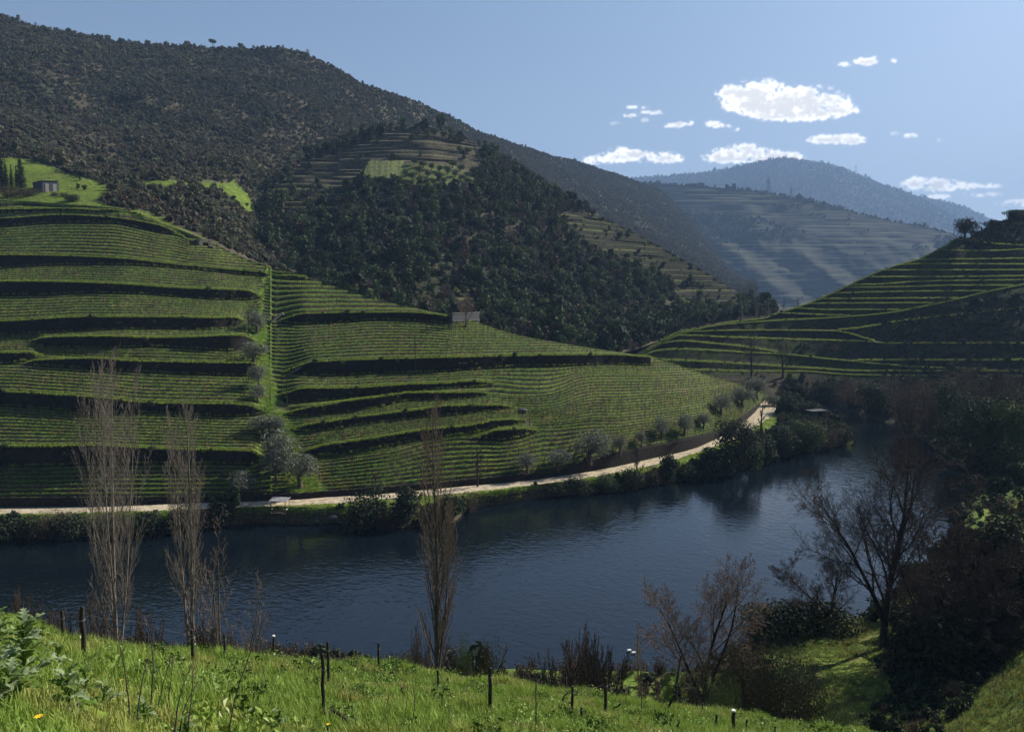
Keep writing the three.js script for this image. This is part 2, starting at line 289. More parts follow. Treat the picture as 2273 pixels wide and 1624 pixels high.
// --- the vineyard slope, in two halves either side of the strip with the olive trees
const band = (name, label, x0, x1, top, bot, end) => ({ name, label, x0, x1, top: curve(top), bot: curve(bot), end });
const leftBands = [
  [8, band('lowest', '', -300, 588, [[-300, 991], [0, 991], [102, 991], [193, 989], [339, 996], [474, 999], [600, 1002.5]], [[-300, 1031], [0, 1031], [102, 1030], [193, 1026], [339, 1025], [474, 1025], [600, 1030]])],
  [12, band('', '', -300, 590, [[-300, 868], [0, 870], [102, 875], [210, 882], [322, 894], [407, 896], [508, 897], [603, 908]], [[-300, 893], [0, 897], [102, 904], [210, 913], [322, 913], [407, 916], [508, 921], [603, 918]])],
  [9, band('', '', 51, 588, [[51, 804], [102, 799], [203, 796], [305, 802], [407, 804], [508, 806], [600, 806]], [[51, 807], [119, 811], [203, 816], [339, 824], [441, 828], [542, 831], [600, 830]])],
  [1, band('', '', -300, 98, [[-300, 786], [0, 784], [68, 783], [98, 788]], [[-300, 808], [0, 806], [51, 799], [98, 790]])],
  [5, band('', '', 68, 573, [[68, 752], [136, 748], [237, 747], [339, 750], [441, 748], [508, 745], [573, 748]], [[68, 762], [119, 769], [237, 770], [339, 767], [441, 772], [508, 776], [573, 762]])],
  [4, band('', '', -300, 549, [[-300, 712], [0, 713], [102, 708], [186, 704], [271, 704], [373, 704], [474, 706], [549, 703]], [[-300, 742], [0, 740], [102, 736], [169, 733], [237, 730], [339, 728], [441, 730], [549, 723]])],
  [9, band('', '', -300, 586, [[-300, 625], [0, 625], [136, 626], [271, 631], [407, 640], [542, 645], [586, 654]], [[-300, 656], [0, 653], [102, 652], [203, 648], [305, 650], [407, 658], [508, 664], [586, 662]])],
  [8, band('', '', -300, 610, [[-300, 566], [0, 566], [136, 568], [271, 574], [407, 589], [542, 601], [610, 607]], [[-300, 597], [0, 594], [102, 587], [169, 585.6], [271, 586], [407, 594], [542, 608], [610, 612]])],
  [11, band('', '', -300, 417, [[-300, 486], [0, 485], [135, 477], [237, 482], [339, 497], [390, 514], [417, 528]], [[-300, 503], [0, 501], [135, 492], [237, 492], [339, 511], [390, 521], [417, 532]], 1)],
  [1, band('', '', -300, 250, [[-300, 464], [0, 465], [120, 463], [250, 468]], [[-300, 472], [0, 472], [120, 469], [250, 471]], 1)],
  [1, band('', '', 150, 330, [[150, 462], [250, 466], [330, 484]], [[150, 464], [250, 471], [330, 490]], 1)],
];
const rightBands = [
  [9, band('', '', 1043, 1202, [[1043, 966], [1107, 955], [1202, 950]], [[1043, 974], [1107, 974], [1202, 956]])],
  [3, band('', '', 652, 1175, [[652, 1001], [734, 987], [836, 972], [938, 955], [1039, 945], [1107, 933], [1175, 930]], [[652, 1009], [734, 1006], [836, 991], [938, 972], [1039, 958.6], [1107, 947], [1175, 936]])],
  [7, band('', '', 636, 1141, [[636, 946], [700.5, 940], [802, 925], [904, 913], [1005.5, 901], [1141, 899]], [[636, 957], [700.5, 955], [802, 940], [904, 928], [1005.5, 918], [1141, 905]])],
  [5, band('', '', 622, 1092, [[622, 912], [700.5, 903], [768, 891], [836, 882], [921, 872], [988.5, 872], [1092, 869]], [[622, 921], [700, 921], [768, 913], [836, 903], [921, 886], [988.5, 886], [1092, 876]])],
  [2, band('', '', 608, 1104, [[608, 869], [667, 862], [768, 862], [853, 857], [904, 853.5], [988.5, 851], [1039, 847], [1104, 847]], [[608, 877], [650, 889], [734, 886], [836, 877], [921, 868], [988.5, 861], [1104, 853]])],
  [5, band('', '', 622, 1447, [[622, 815], [700, 804], [802, 799], [904, 796], [1039, 792.5], [1154, 790], [1256, 788], [1358, 788], [1447, 793]], [[622, 830], [734, 831.5], [836, 826], [972, 823], [1073, 816], [1154, 810], [1256, 809], [1358, 807], [1447, 809]], 1)],
  [13, band('', '', 608, 1000, [[608, 707], [626, 699], [700, 696], [802, 694], [904, 694], [972, 699], [1000, 703]], [[608, 721], [667, 718], [768, 713], [836, 708], [938, 711], [1000, 718]], 1)],
  [8, band('', '', 610, 680, [[610, 607], [640, 610], [680, 614]], [[610, 612], [640, 614], [680, 616]], 1)],
];
const LAST = { l: 2, r: 3 };
const stripX = curve([[560, 600], [700, 577], [800, 577], [870, 592], [930, 614], [1000, 642], [1060, 668], [1100, 690]]);   // the grass strip with olives, by Y
const stripW = curve([[560, 2], [690, 4], [740, 11], [900, 18], [1000, 22], [1100, 32]]);
const vineSpots = [], lipSpots = [], wallSpots = [], cellKind = { '-1': [], 1: [] };
function slope(bands, lastRows, x0, x1, nx, seamX, side) {
  const n = bands.length, rows = [...bands.map((b) => b[0]), lastRows];
  return new Sheet(x0, x1, nx, (X, ci) => {
    const Yf = Math.min(wallTop0(X), roadFar(X) - 0.5), Yb = roadFar(X), hf = ROAD_H(X), base = onH(X, Yb, hf), Df = -base[2], Yr = Math.min(C_ridge(X), Yf - 0.5), Dr = Math.max(C_ridgeD(X), Df + 2), aF = slopeAt(Yf), aR = slopeAt(Yr), m = (Df * aF - Dr * aR) / (Dr - Df);
    const D0 = (Y) => { const a = slopeAt(Y), d = Df * (m + aF) / (m + a), t = (Yf - Y) / (Yf - Yr); return d + (Dr - Df) * 0.05 * Math.sin(Math.PI * clamp(t)) * -1; };
    // where each line stands at this bearing
    const T = bands.map(([, b]) => { const Xc = clamp(X, b.x0, b.x1), out = Math.abs(X - Xc), yf = Math.min(wallTop0(Xc), roadFar(Xc)), yr = C_ridge(Xc); if (b.end && X > b.x1) return { held: (Yf - (b.top(Xc) + b.bot(Xc)) / 2) / (Yf - Yr), s: 0, inside: false, fixed: true, t: 0 }; return { held: clamp((yf - (b.top(Xc) + b.bot(Xc)) / 2) / (yf - yr), 0, 1), s: sm(0, 190, out), inside: out === 0, fixed: out === 0, t: 0 }; });
    for (const q of T) q.t = q.held;
    for (let it = 0; it < 60; it++) for (let k = 0; k < n; k++) if (!T[k].fixed) { const lo = k ? T[k - 1].t : 0, hi = k < n - 1 ? T[k + 1].t : 1; T[k].t = lerp(T[k].held, lo + (hi - lo) * rows[k] / (rows[k] + rows[k + 1]), T[k].s); }
    for (let k = 1; k < n; k++) T[k].t = Math.max(T[k].t, T[k - 1].t + 0.002);
    const lines = bands.map(([, b], k) => {
      if (!T[k].inside) { const y = Yf - T[k].t * (Yf - Yr); return [y, y, 0]; }
      const fade = Math.min(side < 0 ? (b.end ? sm(0, 60, b.x1 - X) : sm(0, 34, b.x1 - X)) * sm(0, 26, X - b.x0) : sm(0, 72, X - b.x0) * (b.end ? 1 : sm(0, 44, b.x1 - X)), 1), top = b.top(X), bot = b.bot(X), mid = lerp(bot, top, 0.4);
      return [lerp(mid, bot, fade), lerp(mid, top, fade), fade];
    });
    for (let k = 0; k < n; k++) { const lo = k ? lines[k - 1][1] : Yf; lines[k][0] = Math.min(lines[k][0], lo - 0.02); lines[k][1] = Math.min(lines[k][1], lines[k][0]); }
    const virt = lines.map((l) => l[0]);
    for (let k = 0; k < n; k++) { lines[k][0] = Math.max(lines[k][0], Yr + 0.002 * (n - k)); lines[k][1] = Math.max(lines[k][1], Yr + 0.0015 * (n - k)); }
    const o = [], ck = cellKind[side];
    const foot = [base[0], base[1], base[2]];
    o.push(foot, at(X, Yf, Df + 0.12));
    let Ya = Yf, Da = Df + 0.12;
    for (let k = 0; k <= n; k++) {
      const Yb2 = k < n ? lines[k][0] : Yr, Yv = k < n ? virt[k] : Math.min(Yr, virt[n - 1] - 24), fm = clamp((Ya - Yb2) / (Ya - Yv), 0.0005, 1), Db = Math.max(D0(Yb2), Da + 0.02), A = at(X, Ya, Da), B = at(X, Yb2, Db), N = rows[k];
      for (let r = 0; r < N; r++) {
        const jit = 0.06 * vn(X / 30 + r * 7.7, k * 3.1 + side, 61) , f0 = Math.min(1, (r + (r ? jit : 0)) / N / fm), f1 = Math.min(1, (r + 1 + (r < N - 1 ? 0.06 * vn(X / 30 + (r + 1) * 7.7, k * 3.1 + side, 61) : 0)) / N / fm);
        const S = [0, 1, 2].map((c) => lerp(A[c], B[c], f0)), E = [0, 1, 2].map((c) => lerp(A[c], B[c], f1)), yy = lerp(Ya, Yb2, f0);
        const dx = Math.abs(X - stripX(yy) + 9 * vn(r * 1.7, k * 3.3, 5)) / stripW(yy), rough = fbm(X / 11 + r * 3.3, k * 5 + r, 3, 71);
        let c = sm(0.7, 2.0, dx) * sm(0, 3, Math.abs(X - seamX)); c *= 1.05 + 0.3 * rough; if (side > 0) c *= 1 - 0.8 * sm(1620, 1700, X);
        c = clamp(c, 0, 1.15);
        const rise = E[1] - S[1], run = 0.64 + 0.12 * rough, th = lerp(run, -0.10 + 0.12 * rough, Math.min(1, c)), pt = (fr, hr, e) => [lerp(S[0], E[0], fr), S[1] + rise * hr + e, lerp(S[2], E[2], fr)];
        if (!(r === 0 && k > 0)) o.push([S[0], S[1] + 0.05 * rough * c, S[2]]); else o.push(S);
        o.push(pt(run * lerp(0.5, 0.62, c), lerp(th * 0.5, 0.10, Math.min(1, c)), 0.04 * c * rough), pt(run, th, 0), pt(run + (1 - run) * 0.45, lerp(th, 1, 0.5), 0.04 * c));
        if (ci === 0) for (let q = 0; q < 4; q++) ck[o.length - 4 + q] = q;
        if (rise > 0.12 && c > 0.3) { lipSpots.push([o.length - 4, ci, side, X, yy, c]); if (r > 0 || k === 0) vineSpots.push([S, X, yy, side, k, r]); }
      }
      o.push(B);
      if (k < n) { Ya = lines[k][1]; Da = Db + 0.1; o.push(at(X, Ya, Da)); wallSpots.push([side, k, X, B, o[o.length - 1], lines[k][2]]); } else { Ya = Yb2; Da = Db; }
    }
    const last = o[o.length - 1], push = (d, h) => { const s = (-last[2] + d) / -last[2]; o.push([last[0] * s, Math.max(last[1] + h, 0.4), last[2] * s]); };
    push(3, -0.3); push(9, -3); push(30, -15); push(80, -45);
    return o;
  });
}
const leftSheet = slope(leftBands, LAST.l, -300, 600, 281, 600, -1);
const rightSheet = slope(rightBands, LAST.r, 600, 1706, 369, 600, 1);
const EARTH = [0.042, 0.035, 0.025];
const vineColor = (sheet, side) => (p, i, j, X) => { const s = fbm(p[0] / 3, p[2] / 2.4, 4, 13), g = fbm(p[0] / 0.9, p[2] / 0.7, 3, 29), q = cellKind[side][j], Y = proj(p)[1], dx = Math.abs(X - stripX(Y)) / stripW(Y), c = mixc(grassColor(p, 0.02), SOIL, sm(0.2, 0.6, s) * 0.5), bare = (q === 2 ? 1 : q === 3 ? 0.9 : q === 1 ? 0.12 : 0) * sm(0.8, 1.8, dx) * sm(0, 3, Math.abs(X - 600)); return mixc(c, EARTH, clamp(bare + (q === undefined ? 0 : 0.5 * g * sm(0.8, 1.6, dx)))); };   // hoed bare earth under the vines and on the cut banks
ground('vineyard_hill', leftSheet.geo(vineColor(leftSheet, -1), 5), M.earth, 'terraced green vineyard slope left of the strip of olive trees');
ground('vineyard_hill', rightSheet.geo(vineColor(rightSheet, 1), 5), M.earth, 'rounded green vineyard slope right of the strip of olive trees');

// --- the near slope below the camera, falling to the near bank
const browY = curve([[-700, 1372], [-100, 1378], [0, 1386], [80, 1402], [150, 1430], [250, 1440], [350, 1452], [500, 1463], [700, 1474], [900, 1490], [1050, 1511], [1200, 1534], [1330, 1552], [1450, 1570], [1700, 1604], [1900, 1632], [2273, 1690], [2900, 1800]]);
const browD = curve([[-700, 20], [0, 24], [300, 27], [700, 30], [1200, 31], [1700, 31], [2273, 31], [2900, 31]]);
const low = curve([  // X: height at 50 m, at 68 m, at 88 m, distance of the water
  [-700, 22, 13, 6, 105], [0, 20, 11, 5, 101], [700, 18, 9.5, 4, 98], [1200, 16.5, 8.5, 2.5, 92], [1500, 15, 8, 2.2, 92], [1640, 14, 8.5, 4, 100], [1700, 14, 9, 5, 106], [1800, 14, 9, 5.4, 110], [1900, 14, 9.2, 5.6, 110], [2000, 14.6, 9.8, 6.4, 119], [2100, 15.6, 10.8, 7.4, 142], [2180, 16.6, 12, 8.2, 185], [2273, 18, 14, 9.8, 200], [2450, 22, 18, 14, 205], [2900, 28, 24, 20, 210]]);
const nearSheet = new Sheet(-700, 2900, 400, (X) => {
  const Yb = browY(X), Db = browD(X), aB = slopeAt(Yb), drop = aB * Db, ex = curve([[-700, 0.9], [190, 0.9], [700, 0.82], [2273, 0.85]])(X), [h50, h68, h88, Dw] = low(X), nodes = [];
  const P = (D, h) => { const d = ray(X, slopeY(D, h)); const s = D / -d[2]; return [d[0] * s, h, -D]; };
  for (const D of [2.2, 4.5, 7, 10, 14, 19, 25]) if (D < Db - 2) nodes.push(P(D, EYE - drop * Math.pow(D / Db, ex) - 0.55 * Math.exp(-D / 4))); else nodes.push(P(lerp(Db - 3, Db - 0.5, (D - 19) / 6 * 0.5 + 0.2), EYE - drop * Math.pow(lerp(Db - 3, Db - 0.5, (D - 19) / 6 * 0.5 + 0.2) / Db, ex)));
  nodes.push(P(Db, EYE - drop), P(Db + 6, EYE - drop - 3.9), P(50, h50), P(68, h68), P(88, h88), P(Math.max(Dw - 6, 90), X > 2150 ? lerp(2.6, 4.5, sm(2150, 2400, X)) : Math.min(2.6, h88)), P(Dw, X > 2180 ? 1.2 + (X - 2180) * 0.006 : 0), P(Dw + 8, -3));
  const o = smooth(nodes, [3, 4, 6, 8, 9, 10, 5, 5, 6, 7, 8, 7, 5, 3]);
  for (const q of o) { const D = -q[2]; q[1] += (0.10 * fbm(q[0] / 0.9, q[2] / 0.9, 3, 2) + 0.26 * fbm(q[0] / 4, q[2] / 4, 3, 4) + 0.16 * fbm(q[0] / 1.9, q[2] / 1.9, 2, 14)) * sm(2, 6, D) * (1 - sm(90, 110, D)); }
  return o;
});
function slopeY(D, h) { // the Y at which a drop per distance is seen
  const a = (EYE - h) / D; // tan of the angle below level
  const ang = Math.atan(a) - PITCH; return CY + Math.tan(ang) * F;
}
ground('near_hillside', nearSheet.geo((p) => { const D = -p[2], s = fbm(p[0] / 1.4, p[2] / 1.4, 4, 23); return mixc(grassColor(p, D > 35 ? 0.12 : 0, 4), SOIL, sm(0.08, 0.5, s) * 0.7); }, 3), M.earth, 'steep grassy near slope falling from the viewpoint to the river');

// --- the right-hand terraced hill and the wooded right bank
const J_ridge = curve([[1380, 812], [1440, 774], [1516, 735], [1560, 727], [1597, 719], [1660, 711], [1699, 706], [1729, 695], [1767, 684], [1804, 671], [1848, 651], [1875, 639], [1926, 614], [1963, 599], [2000, 587], [2044, 574], [2088, 553], [2110, 540], [2122, 531], [2150, 530], [2168, 523], [2190, 508], [2207, 497], [2240, 485], [2273, 478], [2330, 460], [2450, 420]]);
const J_ridgeD = curve([[1380, 352], [1440, 356], [1600, 372], [1729, 386], [1850, 397], [2000, 412], [2120, 428], [2273, 445], [2450, 460]]);
const J_lines = [
  [[2180, 500], [2207, 498], [2273, 497], [2450, 494]], [[2110, 530], [2139, 532], [2187, 539], [2273, 545], [2450, 553]], [[2080, 554], [2129, 557], [2204, 557], [2273, 554], [2450, 552]], [[2030, 577], [2119, 576], [2273, 574], [2450, 572]],
  [[1990, 588], [2051, 586], [2273, 587], [2450, 588]], [[1950, 600], [2273, 600]], [[1920, 615], [2085, 615], [2273, 613], [2450, 612]], [[1950, 632], [2051, 625], [2273, 622]], [[1860, 639], [2017, 637], [2119, 634], [2221, 634]], [[1830, 652], [1983, 648], [2170, 646]],
  [[1800, 664], [1949, 663], [2085, 662]], [[1790, 674], [2034, 673]], [[1750, 683], [1848, 688], [1949, 688]], [[1710, 694], [1841, 700]],
].map(curve);
const J_B = curve([[1380, 815], [1440, 778], [1516, 740], [1543, 732], [1597, 722], [1699, 714], [1814, 708], [1949, 698], [2085, 674], [2187, 650], [2273, 632], [2450, 600]]);
const J_low = [
  [[1380, 816], [1500, 742], [1540, 736], [1699, 733.5], [1848, 733], [2017, 711], [2153, 696], [2273, 683], [2450, 660]], [[2090, 780], [2187, 779], [2273, 771], [2450, 760]], [[1380, 816], [1500, 742], [1540, 736], [1699, 733.5], [1848, 735], [1949.5, 759], [2017, 777.5], [2068, 791], [2450, 800]],
  [[1380, 816], [1480, 752], [1509, 745], [1628, 749.7], [1780, 754.5], [1916, 758], [1963, 762]], [[1380, 817], [1470, 763], [1509, 758], [1611, 766], [1699, 777.5], [1800, 800]], [[1380, 818], [1460, 780], [1509, 776], [1644.5, 782.6], [1746, 787.7], [1848, 798], [1983, 811], [2058, 816.5], [2450, 825]],
  [[1380, 819], [1460, 800], [1509, 801], [1638, 808], [1750, 815], [1900, 824]], [[1380, 822], [1500, 822], [1668, 825], [1780, 825], [1882, 832], [2100, 836]],
].map(curve);
const J_foot = curve([[1380, 832], [1500, 836], [1668, 844], [1850, 862], [2000, 858], [2273, 850], [2450, 850]]);
const J_footD = curve([[1380, 330], [1600, 334], [1850, 342], [2000, 340], [2273, 322], [2450, 318]]);
const rightBankY = curve([[1380, 912], [1700, 900], [1800, 888], [1830, 891], [1900, 918], [2000, 951], [2100, 1010], [2180, 1075], [2273, 1140], [2450, 1250]]);
const treadSpots = [];
const jSheet = new Sheet(1380, 2450, 300, (X, ci) => {
  const Yf = J_foot(X), Df = J_footD(X), Yr = J_ridge(X), Dr = J_ridgeD(X), aF = slopeAt(Yf), aR = slopeAt(Yr), m = (Df * aF - Dr * aR) / (Dr - Df), D0 = (Y) => Df * (m + aF) / (m + slopeAt(Y));
  const B = Math.max(J_B(X), Yr), ys = [...J_lines.map((f) => Math.min(f(X), B)), B, ...J_low.map((f) => Math.max(f(X), B))].map((y) => Math.max(y, Yr));
  for (let k = ys.length - 2; k >= 0; k--) ys[k] = Math.min(ys[k], ys[k + 1]);
  const w0 = onH(X, rightBankY(X), X > 2180 ? 1 + (X - 2180) * 0.004 : 0), foot = at(X, Yf, Df), o = [];
  o.push([w0[0] * (1 + 8 / w0[2]), -3, w0[2] + 8], w0);
  for (let s = 1; s <= 24; s++) { const t = s / 24, q = [lerp(w0[0], foot[0], t), 0, lerp(w0[2], foot[2], t)]; q[1] = lerp(w0[1], foot[1], Math.pow(t, 0.8)) + 1.4 * Math.sin(t * Math.PI) + 0.7 * fbm(q[0] / 9, q[2] / 9, 3, 8) * Math.sin(t * Math.PI); o.push(q); }
  let prev = foot;
  for (let k = ys.length - 1; k >= 0; k--) {
    const y = Math.min(ys[k], Yf - 0.1 * (ys.length - k)) + (ys[k] > Yr + 2 ? 0.5 * fbm(X / 14, k * 3.7, 3, 44) : 0), D = Math.max(D0(y), -prev[2] + 0.05), lip = at(X, y, D), rise = Math.max(0, lip[1] - prev[1]);
    // riser of rough grass and earth, then the tread
    for (const t of [0.25, 0.5, 0.75, 0.93]) { const b = Math.pow(t, 0.82) * rise; o.push([lerp(prev[0], lip[0], t), prev[1] + b + 0.25 * fbm(X / 5, k * 9 + t * 5, 3, 19) * Math.min(1, rise), lerp(prev[2], lip[2], t)]); }
    o.push(lip);
    const next = k > 0 ? Math.max(D0(ys[k - 1]), D) : D + 6, wide = k === J_lines.length ? 6.5 : 3.6, w = Math.min(wide, Math.max(0.02, (next - D) * 0.6)), s = (D + w) / D, inn = [lip[0] * s, lip[1] + 0.15 * w, lip[2] * s];
    o.push([lerp(lip[0], inn[0], 0.5), lerp(lip[1], inn[1], 0.6), lerp(lip[2], inn[2], 0.5)], inn);
    if (rise > 0.6 || k === J_lines.length) treadSpots.push([lip, inn, X, k]);
    prev = inn;
  }
  const top = at(X, Yr, Math.max(Dr, -prev[2] + 0.1)); o.push(top);
  for (const [d, h] of [[8, 0.5], [25, -3], [70, -30], [140, -70]]) { const s = (-top[2] + d) / -top[2]; o.push([top[0] * s, Math.max(top[1] + h, 1), top[2] * s]); }
  return o;
});
ground('terraced_hill', jSheet.geo((p, i, j) => { const s = fbm(p[0] / 6, p[2] / 5, 4, 17); return j < 27 ? mixc(SOIL, SCRUB, 0.6) : mixc(mixc([0.03, 0.032, 0.018], [0.045, 0.06, 0.016], sm(-0.3, 0.3, s)), [0.06, 0.045, 0.032], sm(0.0, 0.5, fbm(p[0] / 3, p[1] / 2, 3, 27)) * 0.6); }, 7), M.earth, 'steep terraced hill on the right above the bend of the river');

// --- far hills
function hillSheet(x0, x1, nx, lines, per, relief, scale, back, s) {
  return new Sheet(x0, x1, nx, (X) => {
    const nodes = lines.map((f) => { const [Y, D] = f(X); return at(X, Y, D); });
    for (let k = 1; k < nodes.length; k++) if (nodes[k][2] > nodes[k - 1][2] - 1) { const f = (nodes[k - 1][2] - 1) / nodes[k][2]; nodes[k] = [nodes[k][0] * f, nodes[k - 1][1] + 0.2, nodes[k][2] * f]; }
    const o = smooth(nodes, per), N = o.length;
    o.forEach((q, j) => { const t = j / (N - 1), w = Math.min(1, t * 5) * (1 - Math.pow(t, 5) * 0.75); q[1] += relief * w * (fbm(q[0] / scale, q[2] / scale, 5, s) + 0.35 * fbm(q[0] / scale * 4, q[2] / scale * 4, 3, s + 9)); });
    const last = o[N - 1];
    for (const [d, h] of back) { const f = (-last[2] + d) / -last[2]; o.push([last[0] * f, Math.max(last[1] + h, -3), last[2] * f]); }
    return o;
  });
}
const dSheet = hillSheet(-320, 1680, 330, [
  [[-320, 472, 320], [0, 455, 314], [130, 464, 308], [250, 473, 306], [330, 494, 302], [400, 520, 298], [480, 556, 296], [600, 606, 340], [800, 665, 420], [1650, 700, 760]],
  [[-320, 392, 370], [0, 400, 366], [130, 412, 360], [250, 430, 356], [330, 450, 352], [420, 478, 352], [500, 520, 360], [600, 570, 400], [800, 600, 500], [1650, 690, 860]],
  [[-320, 340, 420], [0, 351, 416], [100, 368, 408], [200, 392, 402], [330, 410, 402], [450, 404, 430], [540, 418, 470], [600, 470, 530], [1000, 500, 720], [1650, 660, 1000]],
  [[-320, 230, 560], [0, 240, 560], [300, 300, 590], [500, 320, 640], [700, 330, 700], [1000, 390, 850], [1300, 480, 1010], [1650, 640, 1080]],
  [[-320, 110, 690], [0, 120, 690], [300, 180, 740], [620, 190, 800], [800, 255, 860], [1000, 318, 960], [1300, 415, 1120], [1500, 510, 1150], [1650, 630, 1120]],
  [[-320, -45, 800], [-100, 8, 800], [0, 33, 800], [60, 52, 805], [130, 68, 815], [200, 76, 825], [270, 96, 840], [330, 101, 860], [400, 102, 870], [470, 107, 880], [540, 108, 890], [620, 103, 900], [660, 113, 915], [700, 133, 930], [760, 163, 945], [800, 186, 960], [900, 219, 1000], [1000, 259, 1050], [1060, 291, 1080], [1130, 313, 1110], [1200, 338, 1150], [1300, 365, 1220], [1400, 398, 1270], [1460, 419, 1280], [1500, 452, 1270], [1560, 522, 1240], [1620, 602, 1200], [1680, 662, 1150]],
].map((l, k) => curve(k < 3 ? l : l.map(([x, y, d]) => [x, y, d * (1 + (k - 2) * 0.22 * sm(850, 1450, x))]))), [8, 12, 22, 26, 26], 16, 120, [[60, -8], [300, -90], [700, -330]], 301);
// meadows on its foot, read from the photograph
const inPoly = (pl, x, y) => { let c = false; for (let i = 0, j = pl.length - 1; i < pl.length; j = i++) if ((pl[i][1] > y) !== (pl[j][1] > y) && x < (pl[j][0] - pl[i][0]) * (y - pl[i][1]) / (pl[j][1] - pl[i][1]) + pl[i][0]) c = !c; return c; };
const meadows = [[[-320, 345], [60, 352], [110, 368], [150, 385], [200, 398], [245, 418], [255, 432], [215, 445], [250, 462], [330, 470], [420, 516], [480, 540], [480, 570], [200, 500], [-320, 500]], [[430, 402], [500, 408], [520, 400], [545, 425], [560, 455], [568, 470], [555, 480], [545, 470], [530, 450], [490, 425], [440, 415]], [[300, 402], [400, 400], [420, 408], [330, 414]], [[445, 505], [470, 490], [545, 486], [545, 489], [472, 496], [450, 510]]];
const inMeadow = (X, Y) => meadows.some((m) => inPoly(m, X, Y));
const hillTone = (a, b, sc, s) => (p) => mixc(a, b, sm(-0.3, 0.35, fbm(p[0] / sc, p[2] / sc, 4, s)));
ground('scrub_hill', dSheet.geo((p) => { const q = proj(p); const c = hillTone([0.05, 0.05, 0.03], [0.10, 0.085, 0.055], 30, 77)(p); return inMeadow(q[0] + 5 * fbm(p[0] / 6, p[2] / 6, 3, 5), q[1] + 3 * fbm(p[0] / 6, p[2] / 6, 3, 6)) ? mixc(grassColor(p, 0.16), [0.13, 0.19, 0.03], 0.35) : c; }, 14), M.hill, 'big dark scrub covered hill filling the upper left');

// terraces cut along the contours where the mask says so
function contourSheet(x0, x1, nx, lines, h0, h1, step, width, mask, back, s, relief = 5, fold = null) {
  const n = Math.round((h1 - h0) / step);
  return new Sheet(x0, x1, nx, (X) => {
    const nodes = lines.map((f) => { const [Y, D] = f(X); return at(X, Y, D); });
    for (let k = 1; k < nodes.length; k++) { if (nodes[k][2] > nodes[k - 1][2] - 1) { const f = (nodes[k - 1][2] - 1) / nodes[k][2]; nodes[k] = [nodes[k][0] * f, nodes[k][1], nodes[k][2] * f]; } nodes[k][1] = Math.max(nodes[k][1], nodes[k - 1][1] + 0.05); }
    const c = smooth(nodes, 20), N = c.length;
    c.forEach((q, j) => { const t = j / (N - 1); q[1] += relief * Math.sin(Math.PI * Math.pow(t, 0.8)) * fbm(q[0] / 70, q[2] / 70, 3, s); });
    if (fold) c.forEach((q, j) => { const p = proj(q), f = 1 + fold(X, p[1]) / q[2]; q[0] *= f; q[2] *= f; });
    for (let j = 1; j < N; j++) c[j][1] = Math.max(c[j][1], c[j - 1][1] + 0.01);
    const find = (h) => { if (h <= c[0][1]) return c[0].slice(); if (h >= c[N - 1][1]) return c[N - 1].slice(); let j = 0; while (c[j + 1][1] < h) j++; const f = (h - c[j][1]) / (c[j + 1][1] - c[j][1]); return [0, 1, 2].map((k) => lerp(c[j][k], c[j + 1][k], f)); };
    const o = [c[0].slice()];
    for (let k = 0; k < n; k++) {
      const wob = step * (0.25 * vn(X / 60, k * 2.3, s) + 0.35 * vn(X / 210, k * 0.13, s + 3)), h = h0 + k * step + wob, lip = find(h), up = find(h + step * 0.96), q = proj(lip), inside = lip[1] > c[0][1] + 0.3 && lip[1] < c[N - 1][1] - 0.3, m = inside ? mask(q[0], q[1], lip) : 0, gap = Math.hypot(up[0] - lip[0], up[2] - lip[2]), w = m * Math.min(0.75, width / Math.max(gap, 0.01)), inn = [lerp(lip[0], up[0], w), lip[1] + lerp(up[1] - lip[1], 0.12, m) * (m > 0 ? w : w), lerp(lip[2], up[2], w)];
      o.push(lip, [lerp(lip[0], inn[0], 0.9), lerp(lip[1], inn[1], 0.9), lerp(lip[2], inn[2], 0.9)], inn, [lerp(inn[0], up[0], 0.5), lerp(inn[1], up[1], 0.55), lerp(inn[2], up[2], 0.5)], [lerp(inn[0], up[0], 0.93), lerp(inn[1], up[1], 0.94), lerp(inn[2], up[2], 0.93)]);
    }
    o.push(c[N - 1].slice());
    const last = c[N - 1];
    for (const [d, h] of back) { const f = (-last[2] + d) / -last[2]; o.push([last[0] * f, Math.max(last[1] + h, -3), last[2] * f]); }
    return o;
  });
}
// the middle spur: open plots among the wood
const plots = {
  young: [[818, 356], [895, 358], [880, 408], [795, 405]],
  orchard: [[880, 360], [1000, 365], [1060, 400], [1080, 410], [1000, 416], [870, 410]],
  crest: [[735, 345], [850, 300], [880, 283], [960, 285], [1010, 305], [1060, 325], [1075, 350], [1090, 362], [1040, 400], [900, 398], [800, 405], [720, 420], [640, 400], [665, 362]],
  leftTerr: [[556, 470], [600, 415], [660, 388], [790, 405], [790, 430], [760, 470], [690, 488], [570, 488]],
  lowPatch: [[860, 650], [900, 605], [1000, 590], [1040, 640], [1090, 690], [960, 690], [870, 680]],
  rightTerr: [[1225, 470], [1330, 475], [1420, 520], [1540, 585], [1640, 650], [1660, 690], [1470, 690], [1500, 640], [1400, 590], [1290, 540]],
};
const plotAt = (X, Y) => { for (const k in plots) if (inPoly(plots[k], X, Y)) return k; return null; };
